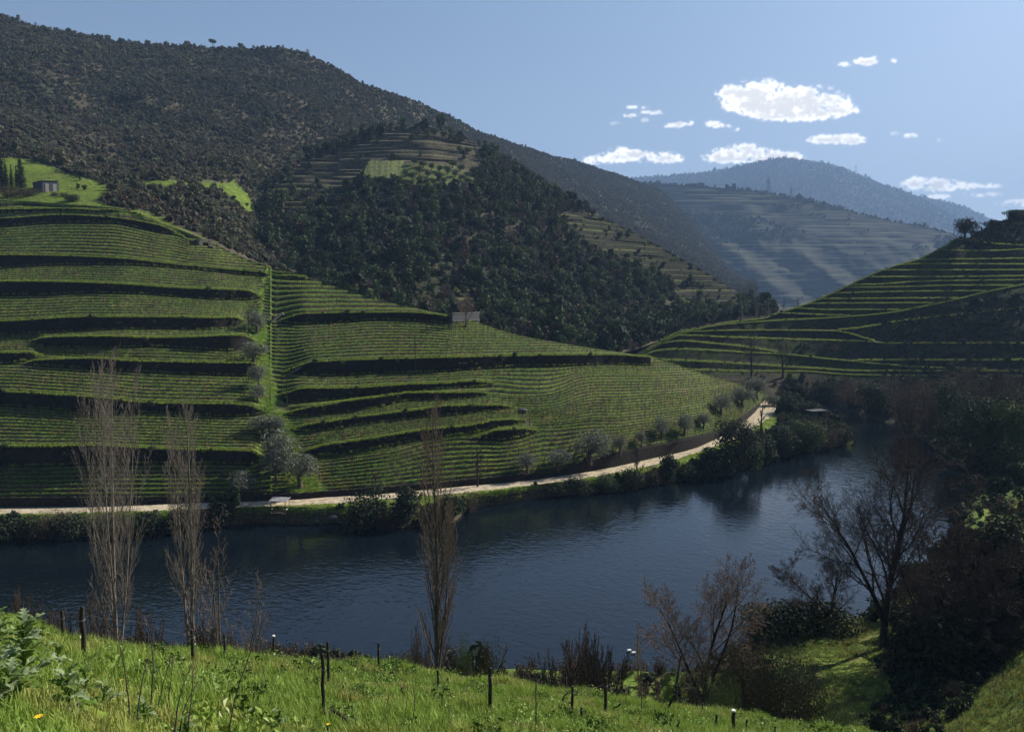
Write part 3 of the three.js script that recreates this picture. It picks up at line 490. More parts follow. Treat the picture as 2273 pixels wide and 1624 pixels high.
const fLines = [
  [[470, 562, 392], [560, 545, 396], [700, 645, 352], [850, 700, 332], [1000, 738, 322], [1200, 765, 330], [1350, 785, 344], [1500, 745, 420], [1600, 712, 460], [1720, 700, 500]],
  [[470, 546, 410], [560, 506, 440], [700, 540, 420], [850, 560, 410], [1000, 595, 420], [1200, 650, 430], [1400, 705, 450], [1500, 700, 480], [1600, 690, 510], [1720, 692, 530]],
  [[470, 539, 424], [560, 486, 455], [650, 430, 500], [750, 412, 520], [850, 412, 515], [1000, 432, 515], [1200, 522, 512], [1400, 606, 520], [1500, 640, 540], [1600, 668, 550], [1720, 688, 560]],
  [[470, 531, 436], [520, 502, 450], [560, 474, 470], [600, 412, 520], [650, 368, 560], [680, 348, 575], [760, 315, 605], [850, 287, 620], [900, 279, 628], [940, 280, 632], [1000, 296, 640], [1060, 325, 635], [1150, 376, 625], [1250, 436, 615], [1350, 487, 605], [1450, 538, 598], [1560, 600, 590], [1650, 656, 580], [1720, 684, 575]],
].map(curve);
const fSheet = contourSheet(470, 1720, 280, fLines, 14, 190, 3.6, 4.6, (X, Y) => { const k = plotAt(X + 6 * fbm(X / 30, Y / 10, 2, 3), Y); return k === 'young' || k === 'orchard' ? 0.25 : k ? 1 : 0; }, [[40, -6], [120, -30], [330, -110]], 401);
const fTone = hillTone([0.05, 0.048, 0.03], [0.085, 0.075, 0.045], 22, 78);
ground('wooded_spur', fSheet.geo((p, i, j) => { const q = proj(p), k = plotAt(q[0], q[1]), tread = (j - 1) % 5; let c = fTone(p); if (k === 'crest') c = mixc([0.19, 0.17, 0.105], [0.13, 0.12, 0.07], sm(-0.2, 0.3, fbm(p[0] / 8, p[2] / 8, 3, 7))); if (k === 'young') c = mixc([0.22, 0.26, 0.08], [0.16, 0.17, 0.07], sm(-0.1, 0.2, vn(q[0] / 4.2, 3, 8))); if (k === 'orchard') c = mixc([0.10, 0.13, 0.035], [0.15, 0.16, 0.06], sm(-0.2, 0.3, fbm(p[0] / 7, p[2] / 7, 3, 7))); if (k === 'lowPatch' || k === 'leftTerr' || k === 'rightTerr') c = tread < 2 ? mixc([0.12, 0.15, 0.04], [0.15, 0.13, 0.06], sm(-0.2, 0.4, fbm(p[0] / 9, p[2] / 9, 3, 8))) : [0.035, 0.036, 0.02]; if (k === 'crest' && tread > 1) c = mixc(c, [0.04, 0.036, 0.024], 0.6); return c; }, 12), M.hill, 'wooded spur with terraced plots on its crest in the middle distance');

const HFAR = 1.42;
const hLines = [
  [[1340, 712, 1500], [1500, 697, 1530], [1700, 690, 1560], [1900, 686, 1560], [2050, 655, 1560], [2280, 625, 1560]],
  [[1340, 570, 1760], [1500, 566, 1760], [1700, 562, 1760], [1900, 582, 1720], [2050, 582, 1720], [2280, 602, 1720]],
  [[1340, 408, 2080], [1430, 407, 2080], [1560, 415, 2050], [1640, 420, 2040], [1700, 429, 2030], [1760, 439, 2010], [1820, 450, 2000], [1900, 473, 1960], [1990, 493, 1930], [2060, 506, 1910], [2120, 523, 1890], [2180, 548, 1860], [2280, 598, 1800]],
].map((l) => curve(l.map(([x, y, d]) => [x, y, d * HFAR])));
const hWood = (X, Y) => fbm(X / 60, Y / 22, 3, 91) + (inPoly([[1340, 480], [1560, 470], [1700, 485], [1800, 520], [1740, 530], [1560, 545], [1340, 620]], X, Y) ? 0.7 : 0) - (Y > 560 ? 0.5 : 0) - (Y < 470 && X < 1700 ? 0.6 : 0);
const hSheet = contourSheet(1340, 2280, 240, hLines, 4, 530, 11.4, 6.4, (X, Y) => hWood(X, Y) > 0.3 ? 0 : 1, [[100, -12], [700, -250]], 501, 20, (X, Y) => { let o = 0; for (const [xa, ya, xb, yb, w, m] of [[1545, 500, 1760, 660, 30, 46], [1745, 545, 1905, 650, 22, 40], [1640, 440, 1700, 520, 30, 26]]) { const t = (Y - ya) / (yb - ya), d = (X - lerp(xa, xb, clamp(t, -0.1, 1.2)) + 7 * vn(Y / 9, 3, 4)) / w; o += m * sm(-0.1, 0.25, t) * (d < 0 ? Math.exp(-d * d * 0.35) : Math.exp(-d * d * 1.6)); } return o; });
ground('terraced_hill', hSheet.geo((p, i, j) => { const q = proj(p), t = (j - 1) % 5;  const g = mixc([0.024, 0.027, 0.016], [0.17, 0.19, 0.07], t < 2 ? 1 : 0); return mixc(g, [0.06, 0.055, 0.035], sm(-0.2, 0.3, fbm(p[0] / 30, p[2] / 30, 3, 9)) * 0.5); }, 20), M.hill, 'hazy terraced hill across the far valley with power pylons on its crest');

const iSheet = hillSheet(1180, 2360, 240, [
  [[1180, 560, 2500], [1700, 560, 2500], [2360, 620, 2500]], [[1180, 480, 3300], [1700, 450, 3300], [2050, 510, 3200], [2360, 600, 3200]],
  [[1180, 425, 3900], [1400, 396, 3900], [1480, 390, 3900], [1560, 383, 3900], [1640, 370, 3900], [1690, 359, 3900], [1735, 352, 3900], [1790, 358, 3900], [1840, 364, 3900], [1880, 377, 3900], [1920, 394, 3900], [1960, 410, 3900], [2020, 433, 3850], [2080, 463, 3800], [2140, 494, 3800], [2220, 534, 3800], [2360, 590, 3800]],
].map((l) => curve(l.map(([x, y, d]) => [x, y, d * 1.85]))), [16, 22], 66, 480, [[200, -30], [800, -300]], 601);
ground('mountain', iSheet.geo(hillTone([0.026, 0.034, 0.018], [0.034, 0.04, 0.022], 120, 79), 40), M.hill, 'highest blue mountain on the horizon');
const kSheet = hillSheet(1850, 2520, 140, [
  [[1850, 560, 3950], [2520, 640, 3950]],
  [[1850, 440, 4400], [1950, 428, 4400], [2010, 430, 4400], [2060, 439, 4400], [2120, 454, 4400], [2170, 472, 4400], [2220, 494, 4400], [2300, 524, 4400], [2520, 590, 4400]],
].map((l) => curve(l.map(([x, y, d]) => [x, y, d * 1.85]))), [26], 45, 450, [[200, -30], [500, -250]], 701);
ground('mountain', kSheet.geo(hillTone([0.026, 0.034, 0.018], [0.034, 0.04, 0.022], 120, 80), 40), M.hill, 'farthest pale blue ridge trailing off behind the highest mountain');

// the valley floor under everything, out to the horizon
{
  const g = new THREE.PlaneGeometry(15000, 9600, 52, 30); g.rotateX(-Math.PI / 2); g.translate(0, -4, -4200);
  const c = new Float32Array(g.attributes.position.count * 3); for (let k = 0; k < c.length; k += 3) c.set([0.06, 0.06, 0.035], k); g.setAttribute('color', new THREE.BufferAttribute(c, 3));
  ground('ground', g, M.hill, 'low ground of the valley under the hills');
}
// the river
{
  const size = 1024, t = tex(size, (u, v) => { let a = 0; const s = tfbm(u * 1, v, 4, 3, 61) * 0.10; a += 0.62 * tfbm(u + s * 0.2, v, 44, 3, 41, 0.6); a += 0.16 * tn(u, v, 22, 45); a += 0.10 * tfbm(u, v, 9, 2, 47); return clamp(a); });
  t.repeat.set(1, 1);
  const nx = 60, nz = 60, g = new THREE.PlaneGeometry(900, 640, nx, nz); g.rotateX(-Math.PI / 2); g.translate(20, 0, -370);
  const uv = g.attributes.uv, p = g.attributes.position, ca = Math.cos(0.6), sa = Math.sin(0.6);
  for (let k = 0; k < uv.count; k++) { const x = p.getX(k), z = p.getZ(k); uv.setXY(k, (x * ca + z * sa) / 46, (-x * sa + z * ca) / 30); }
  const m = new THREE.MeshPhysicalMaterial({ color: lin(0.003, 0.006, 0.009), roughness: 0.07, ior: 1.45, bumpMap: t, bumpScale: 0.06 });
  ground('river', g, m, 'dark blue rippled river bending round the vineyard hill');
}

// ---------------------------------------------------------------- plants: builders
function leafTri(mb, x, y, z, s, nx, ny, nz, wide = 0.7) {   // one leaf spray: a bent pair of faces facing about n
  let ax = rnd() - 0.5, ay = rnd() - 0.5, az = rnd() - 0.5; let q = ax * nx + ay * ny + az * nz; ax -= q * nx; ay -= q * ny; az -= q * nz; let l = Math.hypot(ax, ay, az) || 1; ax /= l; ay /= l; az /= l;
  const bx = ny * az - nz * ay, by = nz * ax - nx * az, bz = nx * ay - ny * ax, w = s * wide * 0.5, h = s * 0.5;
  const a = mb.v(x - ax * h, y - ay * h, z - az * h), b = mb.v(x + bx * w + nx * s * 0.1, y + by * w + ny * s * 0.1, z + bz * w + nz * s * 0.1), c = mb.v(x + ax * h, y + ay * h, z + az * h), d = mb.v(x - bx * w + nx * s * 0.1, y - by * w + ny * s * 0.1, z - bz * w + nz * s * 0.1);
  mb.tri(a, b, c); mb.tri(a, c, d);
}
// a crown of leaf sprays: lobes [x, y, z, rx, ry, rz]
function crown(lobes, n, size, shellness = 0.55, wide = 0.7, out = new MB()) {
  const vol = lobes.map((l) => Math.pow(l[3] * l[4] * l[5], 0.72)), tot = vol.reduce((a, b) => a + b, 0);
  for (let k = 0; k < n; k++) {
    let r = rnd() * tot, i = 0; while (r > vol[i] && i < lobes.length - 1) r -= vol[i++];
    const L = lobes[i]; let x, y, z, d; do { x = rr(-1, 1); y = rr(-1, 1); z = rr(-1, 1); d = Math.hypot(x, y, z); } while (d > 1 || d < 0.05);
    const t = lerp(Math.cbrt(rnd()), 1, shellness * rnd()) * (0.9 + 0.2 * rnd()); x = x / d; y = y / d; z = z / d;
    let nx = x + rr(-0.9, 0.9), ny = y + rr(-0.6, 1.0), nz = z + rr(-0.9, 0.9); const nl = Math.hypot(nx, ny, nz) || 1;
    leafTri(out, L[0] + x * t * L[3], L[1] + y * t * L[4], L[2] + z * t * L[5], size * rr(0.6, 1.4), nx / nl, ny / nl, nz / nl, wide);
  }
  return out;
}
function lobesFor(R0, H, n, y0 = 0.35, flat = 1) { const o = []; for (let k = 0; k < n; k++) { const a = rnd() * 6.283, d = R0 * Math.sqrt(rnd()) * 0.62, yy = H * (y0 + (1 - y0) * rr(0.15, 0.75)), s = rr(0.34, 0.55); o.push([Math.cos(a) * d, yy, Math.sin(a) * d, R0 * s, H * s * 0.55 * flat, R0 * s]); } o.push([0, H * lerp(y0, 1, 0.45), 0, R0 * 0.6, H * (1 - y0) * 0.42, R0 * 0.6]); return o; }
// bare twigs as thin upright faces, for far leafless shrubs
function twigs(Rw, H, n, w, out = new MB()) {
  for (let k = 0; k < n; k++) { const a = rnd() * 6.283, d = Rw * Math.sqrt(rnd()), e = rr(0.5, 1), x = Math.cos(a) * d, z = Math.sin(a) * d, y1 = H * e * (1 - 0.45 * (d / Rw) ** 2), b = rnd() * 6.283; const i = out.v(x * 0.3 + Math.cos(b) * w, y1 * 0.15, z * 0.3 + Math.sin(b) * w), j = out.v(x * 0.3 - Math.cos(b) * w, y1 * 0.15, z * 0.3 - Math.sin(b) * w), q = out.v(x + rr(-0.1, 0.1) * Rw, y1, z + rr(-0.1, 0.1) * Rw); out.tri(i, j, q); }
  return out;
}
function tuftGeo(n, h, w, spread) {
  const mb = new MB();
  for (let k = 0; k < n; k++) { const a = rnd() * 6.283, d = spread * Math.sqrt(rnd()), x = Math.cos(a) * d, z = Math.sin(a) * d, b = rnd() * 6.283, lean = rr(0.1, 0.6) * h, la = rnd() * 6.283, hh = h * rr(0.55, 1.1), ww = w * rr(0.6, 1.2); const i = mb.v(x + Math.cos(b) * ww, -0.04, z + Math.sin(b) * ww), j = mb.v(x - Math.cos(b) * ww, -0.04, z - Math.sin(b) * ww), m1 = mb.v(x + Math.cos(b) * ww * 0.7 + Math.cos(la) * lean * 0.35, hh * 0.6, z + Math.sin(b) * ww * 0.7 + Math.sin(la) * lean * 0.35), m2 = mb.v(x - Math.cos(b) * ww * 0.7 + Math.cos(la) * lean * 0.35, hh * 0.6, z - Math.sin(b) * ww * 0.7 + Math.sin(la) * lean * 0.35), t = mb.v(x + Math.cos(la) * lean, hh, z + Math.sin(la) * lean); mb.quad(i, j, m2, m1); mb.tri(m1, m2, t); }
  return mb.geo(true);
}
const LM = { weed: leafMat(0.07, 0.12, 0.025, 0.35, 0.45), meadow: leafMat(0.17, 0.19, 0.05, 0.4), lawn: leafMat(0.32, 0.395, 0.075, 0.5, 0.6), clover: leafMat(0.25, 0.34, 0.085, 0.4, 0.36), bramble: leafMat(0.06, 0.055, 0.032, 0.2, 0.42), scrub: leafMat(0.115, 0.112, 0.062, 0.3), scrub2: leafMat(0.08, 0.085, 0.046, 0.3), green: leafMat(0.055, 0.078, 0.028, 0.28), dark: leafMat(0.032, 0.044, 0.02, 0.22), olive: leafMat(0.17, 0.18, 0.13, 0.3), brown: leafMat(0.085, 0.063, 0.043, 0.15), grey: leafMat(0.115, 0.098, 0.085, 0.12), grass: leafMat(0.27, 0.34, 0.055, 0.5), grassDry: leafMat(0.21, 0.20, 0.075, 0.4), bright: leafMat(0.26, 0.31, 0.075, 0.5) };

const Q = new THREE.Quaternion(), EU = new THREE.Euler(), MX = new THREE.Matrix4(), V3 = new THREE.Vector3(), S3 = new THREE.Vector3();
function scatter(name, label, geo, m, spots, parent = scene, tint) {   // spots: [x, y, z, scale, turn, (sy)]
  const o = new THREE.InstancedMesh(geo, m, spots.length); o.name = numbered(name); shade(o);
  spots.forEach((s, k) => { Q.setFromEuler(EU.set(s[6] ?? 0, s[4], s[7] ?? 0)); MX.compose(V3.set(s[0], s[1], s[2]), Q, S3.set(s[3], s[3] * (s[5] ?? 1), s[3])); o.setMatrixAt(k, MX); });
  if (tint) { const c = new THREE.Color(); spots.forEach((s, k) => { const t = tint(s, k); c.setRGB(t[0], t[1], t[2]); o.setColorAt(k, c); }); }
  parent.add(o); return tag(o, label, null, null, 'stuff');
}
// random places on a sheet by area, kept where keep(X, Y, p) says so; never outside the picture's surroundings
function places(sheet, per, v0, v1, keep) {
  const o = [];
  for (let i = 0; i < sheet.nx; i++) for (let j = v0; j < v1; j++) {
    const a = sheet.cols[i][j], b = sheet.cols[i + 1][j], c = sheet.cols[i][j + 1], ex = b[0] - a[0], ey = b[1] - a[1], ez = b[2] - a[2], fx = c[0] - a[0], fy = c[1] - a[1], fz = c[2] - a[2];
    const area = Math.hypot(ey * fz - ez * fy, ez * fx - ex * fz, ex * fy - ey * fx), n = area / per, k = Math.floor(n) + (rnd() < n % 1 ? 1 : 0);
    for (let q = 0; q < k; q++) { const p = sheet.point(i + rnd(), j + rnd()), s = proj(p); if (s[0] < -140 || s[0] > 2420 || s[1] > 1900) continue; const w = keep ? keep(s[0], s[1], p) : 1; if (w > 0 && rnd() < w) o.push(p); }
  }
  return o;
}
const jitterTint = (amt, warm = 0) => () => { const a = 1 + gauss() * amt, w = gauss() * warm; return [a * (1 + w), a, a * (1 - w)]; };
const toSpots = (pl, s0, s1, sink = 0.1) => pl.map((p) => { const s = lerp(s0 * 0.75, s1, Math.pow(rnd(), 1.6)) * (rnd() < 0.05 ? 1.7 : 1); return [p[0], p[1] - sink * s, p[2], s, rnd() * 6.283, rr(0.8, 1.25)]; });

// ---------------------------------------------------------------- woods and scrub on the hills
seed(11);
// unit shrubs: 1 m half width
const shrubA = [0, 1, 2].map(() => crown(lobesFor(1, 1.7, 5, 0.1), 70, 0.62).geo(true)), treeA = [0, 1, 2].map(() => crown(lobesFor(1, 2.0, 7, 0.18), 150, 0.42).geo(true)), treeB = [0, 1].map(() => crown(lobesFor(1, 2.6, 8, 0.2), 150, 0.4).geo(true)), bareA = [0, 1].map(() => crown(lobesFor(1, 1.9, 5, 0.2), 46, 0.34, 0.3, 0.35, twigs(0.95, 2.1, 60, 0.035)).geo(true));
function wood(kind, label, pl, s0, s1, mix) {
  const bins = mix.map(() => []);
  for (const p of pl) { let r = rnd() + 0.35 * fbm(p[0] / 40, p[2] / 40, 3, 66), i = 0; r = clamp(r, 0, 0.999); let acc = 0; for (; i < mix.length - 1; i++) { acc += mix[i][3]; if (r < acc) break; } bins[i].push(p); }
  mix.forEach(([name, geos, m, , sc = 1, tw = 0.1], i) => { const per = geos.map(() => []); bins[i].forEach((p) => per[Math.floor(rnd() * geos.length)].push(p)); geos.forEach((g, k) => per[k].length && scatter(name, label + (geos.length > 1 ? ['', ', taller ones', ', rounder ones'][k] : ''), g, m, toSpots(per[k], s0 * sc, s1 * sc), scene, jitterTint(0.28, tw))); });
}
{
  const keepD = (X, Y, p) => inMeadow(X + 4 * fbm(p[0] / 6, p[2] / 6, 3, 5), Y) ? (Y > 400 && rnd() < 0.006 ? 1 : 0) : 0.45 + 0.75 * sm(-0.25, 0.2, fbm(p[0] / 28, p[2] / 28, 4, 88));
  const behindF = (X, Y) => X > 640 && Y > C_shield(X);
  wood('scrub', 'dark evergreen scrub on the big hill at upper left', places(dSheet, 5.6, 2, dSheet.nt - 3, (X, Y, p) => behindF(X, Y) ? 0 : keepD(X, Y, p)), 1.2, 2.2, [['scrub', shrubA, LM.scrub2, 0.42], ['scrub', [shrubA[0], treeA[1]], LM.scrub, 0.28], ['scrub', [bareA[0]], LM.grey, 0.12], ['scrub', [bareA[1], shrubA[2]], LM.brown, 0.18]]);
}
function C_shield(X) { return curve([[640, 395], [680, 348], [760, 318], [850, 290], [940, 284], [1000, 300], [1060, 330], [1150, 382], [1250, 442], [1350, 495], [1450, 548], [1560, 610], [1650, 668]])(X) + 6; }
{
  const den = { crest: 0.02, young: 0.0, orchard: 0.02, leftTerr: 0.1, lowPatch: 0.28, rightTerr: 0.03 };
  wood('woodland', 'round crowned oak woodland on the middle spur', places(fSheet, 11, 1, fSheet.nt - 3, (X, Y, p) => { const k = plotAt(X, Y); const base = k ? den[k] : 1; return base * (0.55 + 0.6 * sm(-0.3, 0.2, fbm(p[0] / 22, p[2] / 22, 3, 89))); }), 1.9, 3.9, [['woodland', treeA, LM.dark, 0.44], ['woodland', treeB, LM.green, 0.27], ['woodland', [bareA[0]], LM.grey, 0.12, 0.95], ['woodland', [bareA[1], treeA[0]], LM.brown, 0.17, 0.95]]);
  // low growth on the open plots
  wood('undergrowth', 'low bushes on the terraced plots of the middle spur', places(fSheet, 12, 1, fSheet.nt - 3, (X, Y, p) => { const k = plotAt(X, Y); return k === 'rightTerr' ? 0.14 : k === 'lowPatch' ? 0.4 : k === 'leftTerr' ? 0.1 : 0; }), 0.7, 1.4, [['undergrowth', [shrubA[0]], LM.green, 0.6], ['undergrowth', [shrubA[1]], LM.bright, 0.4]]);
}
wood('woodland', 'scattered trees on the hazy terraced hill', places(hSheet, 110, 1, hSheet.nt - 3, (X, Y, p) => { const w = hWood(X, Y); return w > 0.3 ? 1 : 0.004; }), 3.4, 6, [['woodland', [treeA[0], treeA[2]], LM.dark, 0.6], ['woodland', [treeA[1]], LM.green, 0.4]]);
wood('woodland', 'trees along the crest of the hazy terraced hill', places(hSheet, 140, hSheet.nt - 14, hSheet.nt - 1, (X, Y, p) => Y < C_hcrest(X) + 7 ? 1 : 0), 4, 7.5, [['woodland', [treeA[0]], LM.dark, 0.6], ['woodland', [treeA[1]], LM.dark, 0.4]]);
function C_hcrest(X) { return curve([[1340, 408], [1430, 407], [1560, 415], [1700, 429], [1820, 450], [1900, 473], [2060, 506], [2120, 523], [2280, 598]])(X); }
wood('forest', 'distant forest on the blue mountain', places(iSheet, 560, 18, iSheet.nt - 1, () => 1), 6, 10, [['forest', [treeA[0]], LM.dark, 0.5], ['forest', [treeB[1]], LM.dark, 0.5]]);
wood('forest', 'distant forest on the farthest pale ridge', places(kSheet, 900, 10, kSheet.nt - 1, () => 1), 7, 12, [['forest', [treeA[1]], LM.dark, 1]]);
// right hill: rough growth on the banks between the terraces
wood('scrub', 'rough growth on the banks of the right terraced hill', places(jSheet, 2.6, 26, jSheet.nt - 4, (X, Y, p) => (Y < 800 ? 0.55 : 0.9) * sm(-0.35, 0.25, fbm(p[0] / 9, p[1] / 5, 3, 90)) * (X > 2050 && Y > 700 ? 1.3 : 0.7)), 0.3, 0.75, [['scrub', [shrubA[0], shrubA[1]], LM.dark, 0.55], ['scrub', [shrubA[2]], LM.green, 0.2], ['scrub', [bareA[0]], LM.brown, 0.25]]);
{ // bright grass on the treads' edges
  const sp = [], g = tuftGeo(18, 0.55, 0.10, 0.6); seed(5);
  for (const [lip, inn, X, k] of treadSpots) { const n = k === J_lines.length ? 14 : 6; for (let q = 0; q < n; q++) { const t = k === J_lines.length ? rnd() : rnd() * 0.6; sp.push([lerp(lip[0], inn[0], t) + rr(-0.6, 0.6), lerp(lip[1], inn[1], t), lerp(lip[2], inn[2], t), rr(0.6, 1.3), rnd() * 6.283, rr(0.6, 1.2)]); } }
  const big = places(jSheet, 4, 26, jSheet.nt - 4, (X, Y) => (X > 1960 && Y > lerp(705, 645, (X - 1960) / 313) && Y < 850) || (X > 2120 && Y < 550) ? 0.85 : 0); wood('scrub', 'dense dark bushes on the steep unterraced part of the right hill', big, 0.6, 1.4, [['scrub', [shrubA[0], shrubA[1]], LM.dark, 0.6], ['scrub', [bareA[0]], LM.brown, 0.4]]);
  scatter('grass', 'bright grass along the terrace edges of the right hill', g, LM.bright, sp, scene, jitterTint(0.25, 0.1));
}

// ---------------------------------------------------------------- the vineyard slope: grass, vines and stakes
seed(21);
{
  const gs = [tuftGeo(12, 0.16, 0.05, 0.24), tuftGeo(12, 0.12, 0.06, 0.26), tuftGeo(10, 0.22, 0.045, 0.18)], sp = [[], [], []];
  for (const [idx, ci, side, X, Y, c] of lipSpots) {
    const sh = side < 0 ? leftSheet : rightSheet; if (ci >= sh.nx || X < -60) continue;
    const patch = fbm(X / 40, Y / 16, 3, 14), n = 0.8 + 1.3 * patch; 
    for (let q = 0; q < n - rnd() * 0.99; q++) { const t = rnd() * 0.85; const p = sh.point(ci + rnd(), idx + t); sp[Math.floor(rnd() * 3)].push([p[0], p[1], p[2], rr(0.6, 1.35) * (1 + 0.3 * patch), rnd() * 6.283, rr(0.7, 1.3)]); }
  }
  gs.forEach((g, k) => scatter('grass', ['short green grass on the vineyard rows', 'broad green grass on the vineyard rows', 'tall green grass on the vineyard rows'][k], g, LM.grass, sp[k], scene, (s) => { const d = sm(0.0, 0.5, fbm(s[0] / 3, s[2] / 3, 3, 37) + 0.3 * gauss()), a = 0.85 + 0.3 * rnd(); return [a * lerp(0.85, 1.7, d), a * lerp(0.95, 1.12, d), a * lerp(0.9, 2.0, d)]; }));
  // grass on the strip with the olives and on the river bank
  const keep = (X, Y) => 1, sb = [];
  for (const [sh, v0, v1] of [[bankSheet, 2, 12]]) for (const p of places(sh, 0.12, v0, v1, (X, Y, p) => X > 1892 ? 0 : sm(-0.35, 0.25, fbm(p[0] / 4, p[2] / 4, 4, 3) * -1) * (p[1] > 0.5 ? 1 : 0.3))) sb.push([p[0], p[1], p[2], rr(0.6, 1.4), rnd() * 6.283, rr(0.6, 1.3)]);
  for (const [sh, u0, u1] of [[leftSheet, 262, 281], [rightSheet, 0, 36]]) for (let k = 0; k < 9000; k++) { const u = rr(u0, u1), v = rr(2, sh.nt - 5), p = sh.point(u, v), s = proj(p), dx = Math.abs(s[0] - stripX(s[1])) / stripW(s[1]); if (dx < 1.3) sb.push([p[0], p[1], p[2], rr(0.5, 1.2), rnd() * 6.283, rr(0.6, 1.3)]); }
  for (let k = 0; k < 7000; k++) { const u = rr(rightSheet.uOf(1430), rightSheet.nx - 1), v = rr(rightSheet.nt - 70, rightSheet.nt - 4), p = rightSheet.point(u, v); sb.push([p[0], p[1], p[2], rr(0.6, 1.3), rnd() * 6.283, rr(0.6, 1.3)]); }
  scatter('grass', 'grass of the river bank and the strip under the olive trees', gs[1], LM.grass, sb, scene, jitterTint(0.25, 0.15));
}
const vineGeos = [0, 1, 2].map(() => { const mb = new MB(), a = rnd() * 6.283, q = [[0, -0.1, 0, 0.055]]; let x = 0, z = 0; for (let k = 1; k <= 4; k++) { x += rr(-0.06, 0.06); z += rr(-0.05, 0.05); q.push([x, k * 0.16, z, 0.05 - k * 0.004]); } mb.tube(q, 5); for (const s of [-1, 1]) { const arm = [[x, 0.62, z, 0.035]]; for (let k = 1; k <= 3; k++) arm.push([x + s * k * 0.19, 0.66 + rr(0, 0.08), z + rr(-0.04, 0.04), 0.03 - k * 0.005]); mb.tube(arm, 4); for (let k = 0; k < 3; k++) mb.tube([[x + s * (0.1 + k * 0.18), 0.68, z, 0.012], [x + s * (0.12 + k * 0.2), 0.95 + rr(0, 0.2), z + rr(-0.08, 0.08), 0.006]], 3); } return mb.geo(); });
const stakeGeo = new MB().tube([[0, -0.3, 0, 0.055], [0.01, 0.8, 0, 0.05], [0.02, 1.65, 0.01, 0.045]], 6).geo();
{
  const vines = [], stakes = [];
  let lastKey = '', n = 0;
  const rowsSeen = new Map();
  for (const [p, X, Y, side, k, r] of vineSpots) { const key = side + '/' + k + '/' + r; if (!rowsSeen.has(key)) rowsSeen.set(key, []); rowsSeen.get(key).push([p, X, Y]); }
  for (const [key, row] of rowsSeen) {
    let acc = rr(0, 1.2), acc2 = rr(0, 5), prev = null;
    for (const [p, X, Y] of row) {
      if (X < -60) { prev = p; continue; }
      if (prev) { const d = Math.hypot(p[0] - prev[0], p[2] - prev[2]); acc += d; acc2 += d; if (d > 3) { acc = rr(0, 1.2); } }
      const onStrip = Math.abs(X - stripX(Y)) / stripW(Y) < 1.15;
      const yaw = prev ? Math.atan2(-(p[2] - prev[2]), p[0] - prev[0]) : 0;
      if (acc > 1.25 && !onStrip) { acc = 0; if (rnd() < 0.9) vines.push([p[0], p[1] + 0.02, p[2] - 0.1, rr(0.8, 1.2), yaw + rr(-0.3, 0.3), rr(0.8, 1.15)]); }
      if (acc2 > 4.6 && !onStrip) { acc2 = rr(-0.8, 0.8); stakes.push([p[0], p[1], p[2] - 0.12, rr(0.85, 1.1), rnd() * 6, rr(0.75, 1.15), rr(-0.05, 0.05), rr(-0.05, 0.05)]); }
      prev = p;
    }
  }
  const near = (l) => l.sort((a, b) => Math.hypot(a[0], a[2]) - Math.hypot(b[0], b[2]));
  near(vines); near(stakes);
  const put = (name, list, geos, m, label, cat, group) => { let first = null; list.forEach((s, k) => { const o = shade(new THREE.Mesh(geos[k % geos.length], m)); o.name = numbered(name); o.position.set(s[0], s[1], s[2]); o.rotation.set(s[6] ?? 0, s[4], s[7] ?? 0); o.scale.set(s[3], s[3] * s[5], s[3]); scene.add(o); tag(o, label, cat, group); }); };
  put('grapevine', vines.slice(0, 300), vineGeos, M.darkBark, 'dormant grapevine on one of the lowest rows above the dirt road', 'grapevine', 'dormant grapevines of the lowest rows above the road');
  put('vine_stake', stakes.slice(0, 300), [stakeGeo], M.post, 'thin dark vine stake in the lower rows of the vineyard slope', 'vine stake', 'vine stakes in the lower rows of the vineyard slope');
  vineGeos.forEach((g, k) => scatter('grapevine_rows', ['dormant grapevines on the upper rows of the slope', 'more dormant grapevines on the upper rows', 'sparse dormant grapevines on the upper rows'][k], g, M.darkBark, vines.slice(300).filter((_, i) => i % 3 === k)));
  scatter('vine_stake_rows', 'thin dark stakes on the upper vineyard rows', stakeGeo, M.post, stakes.slice(300));
}

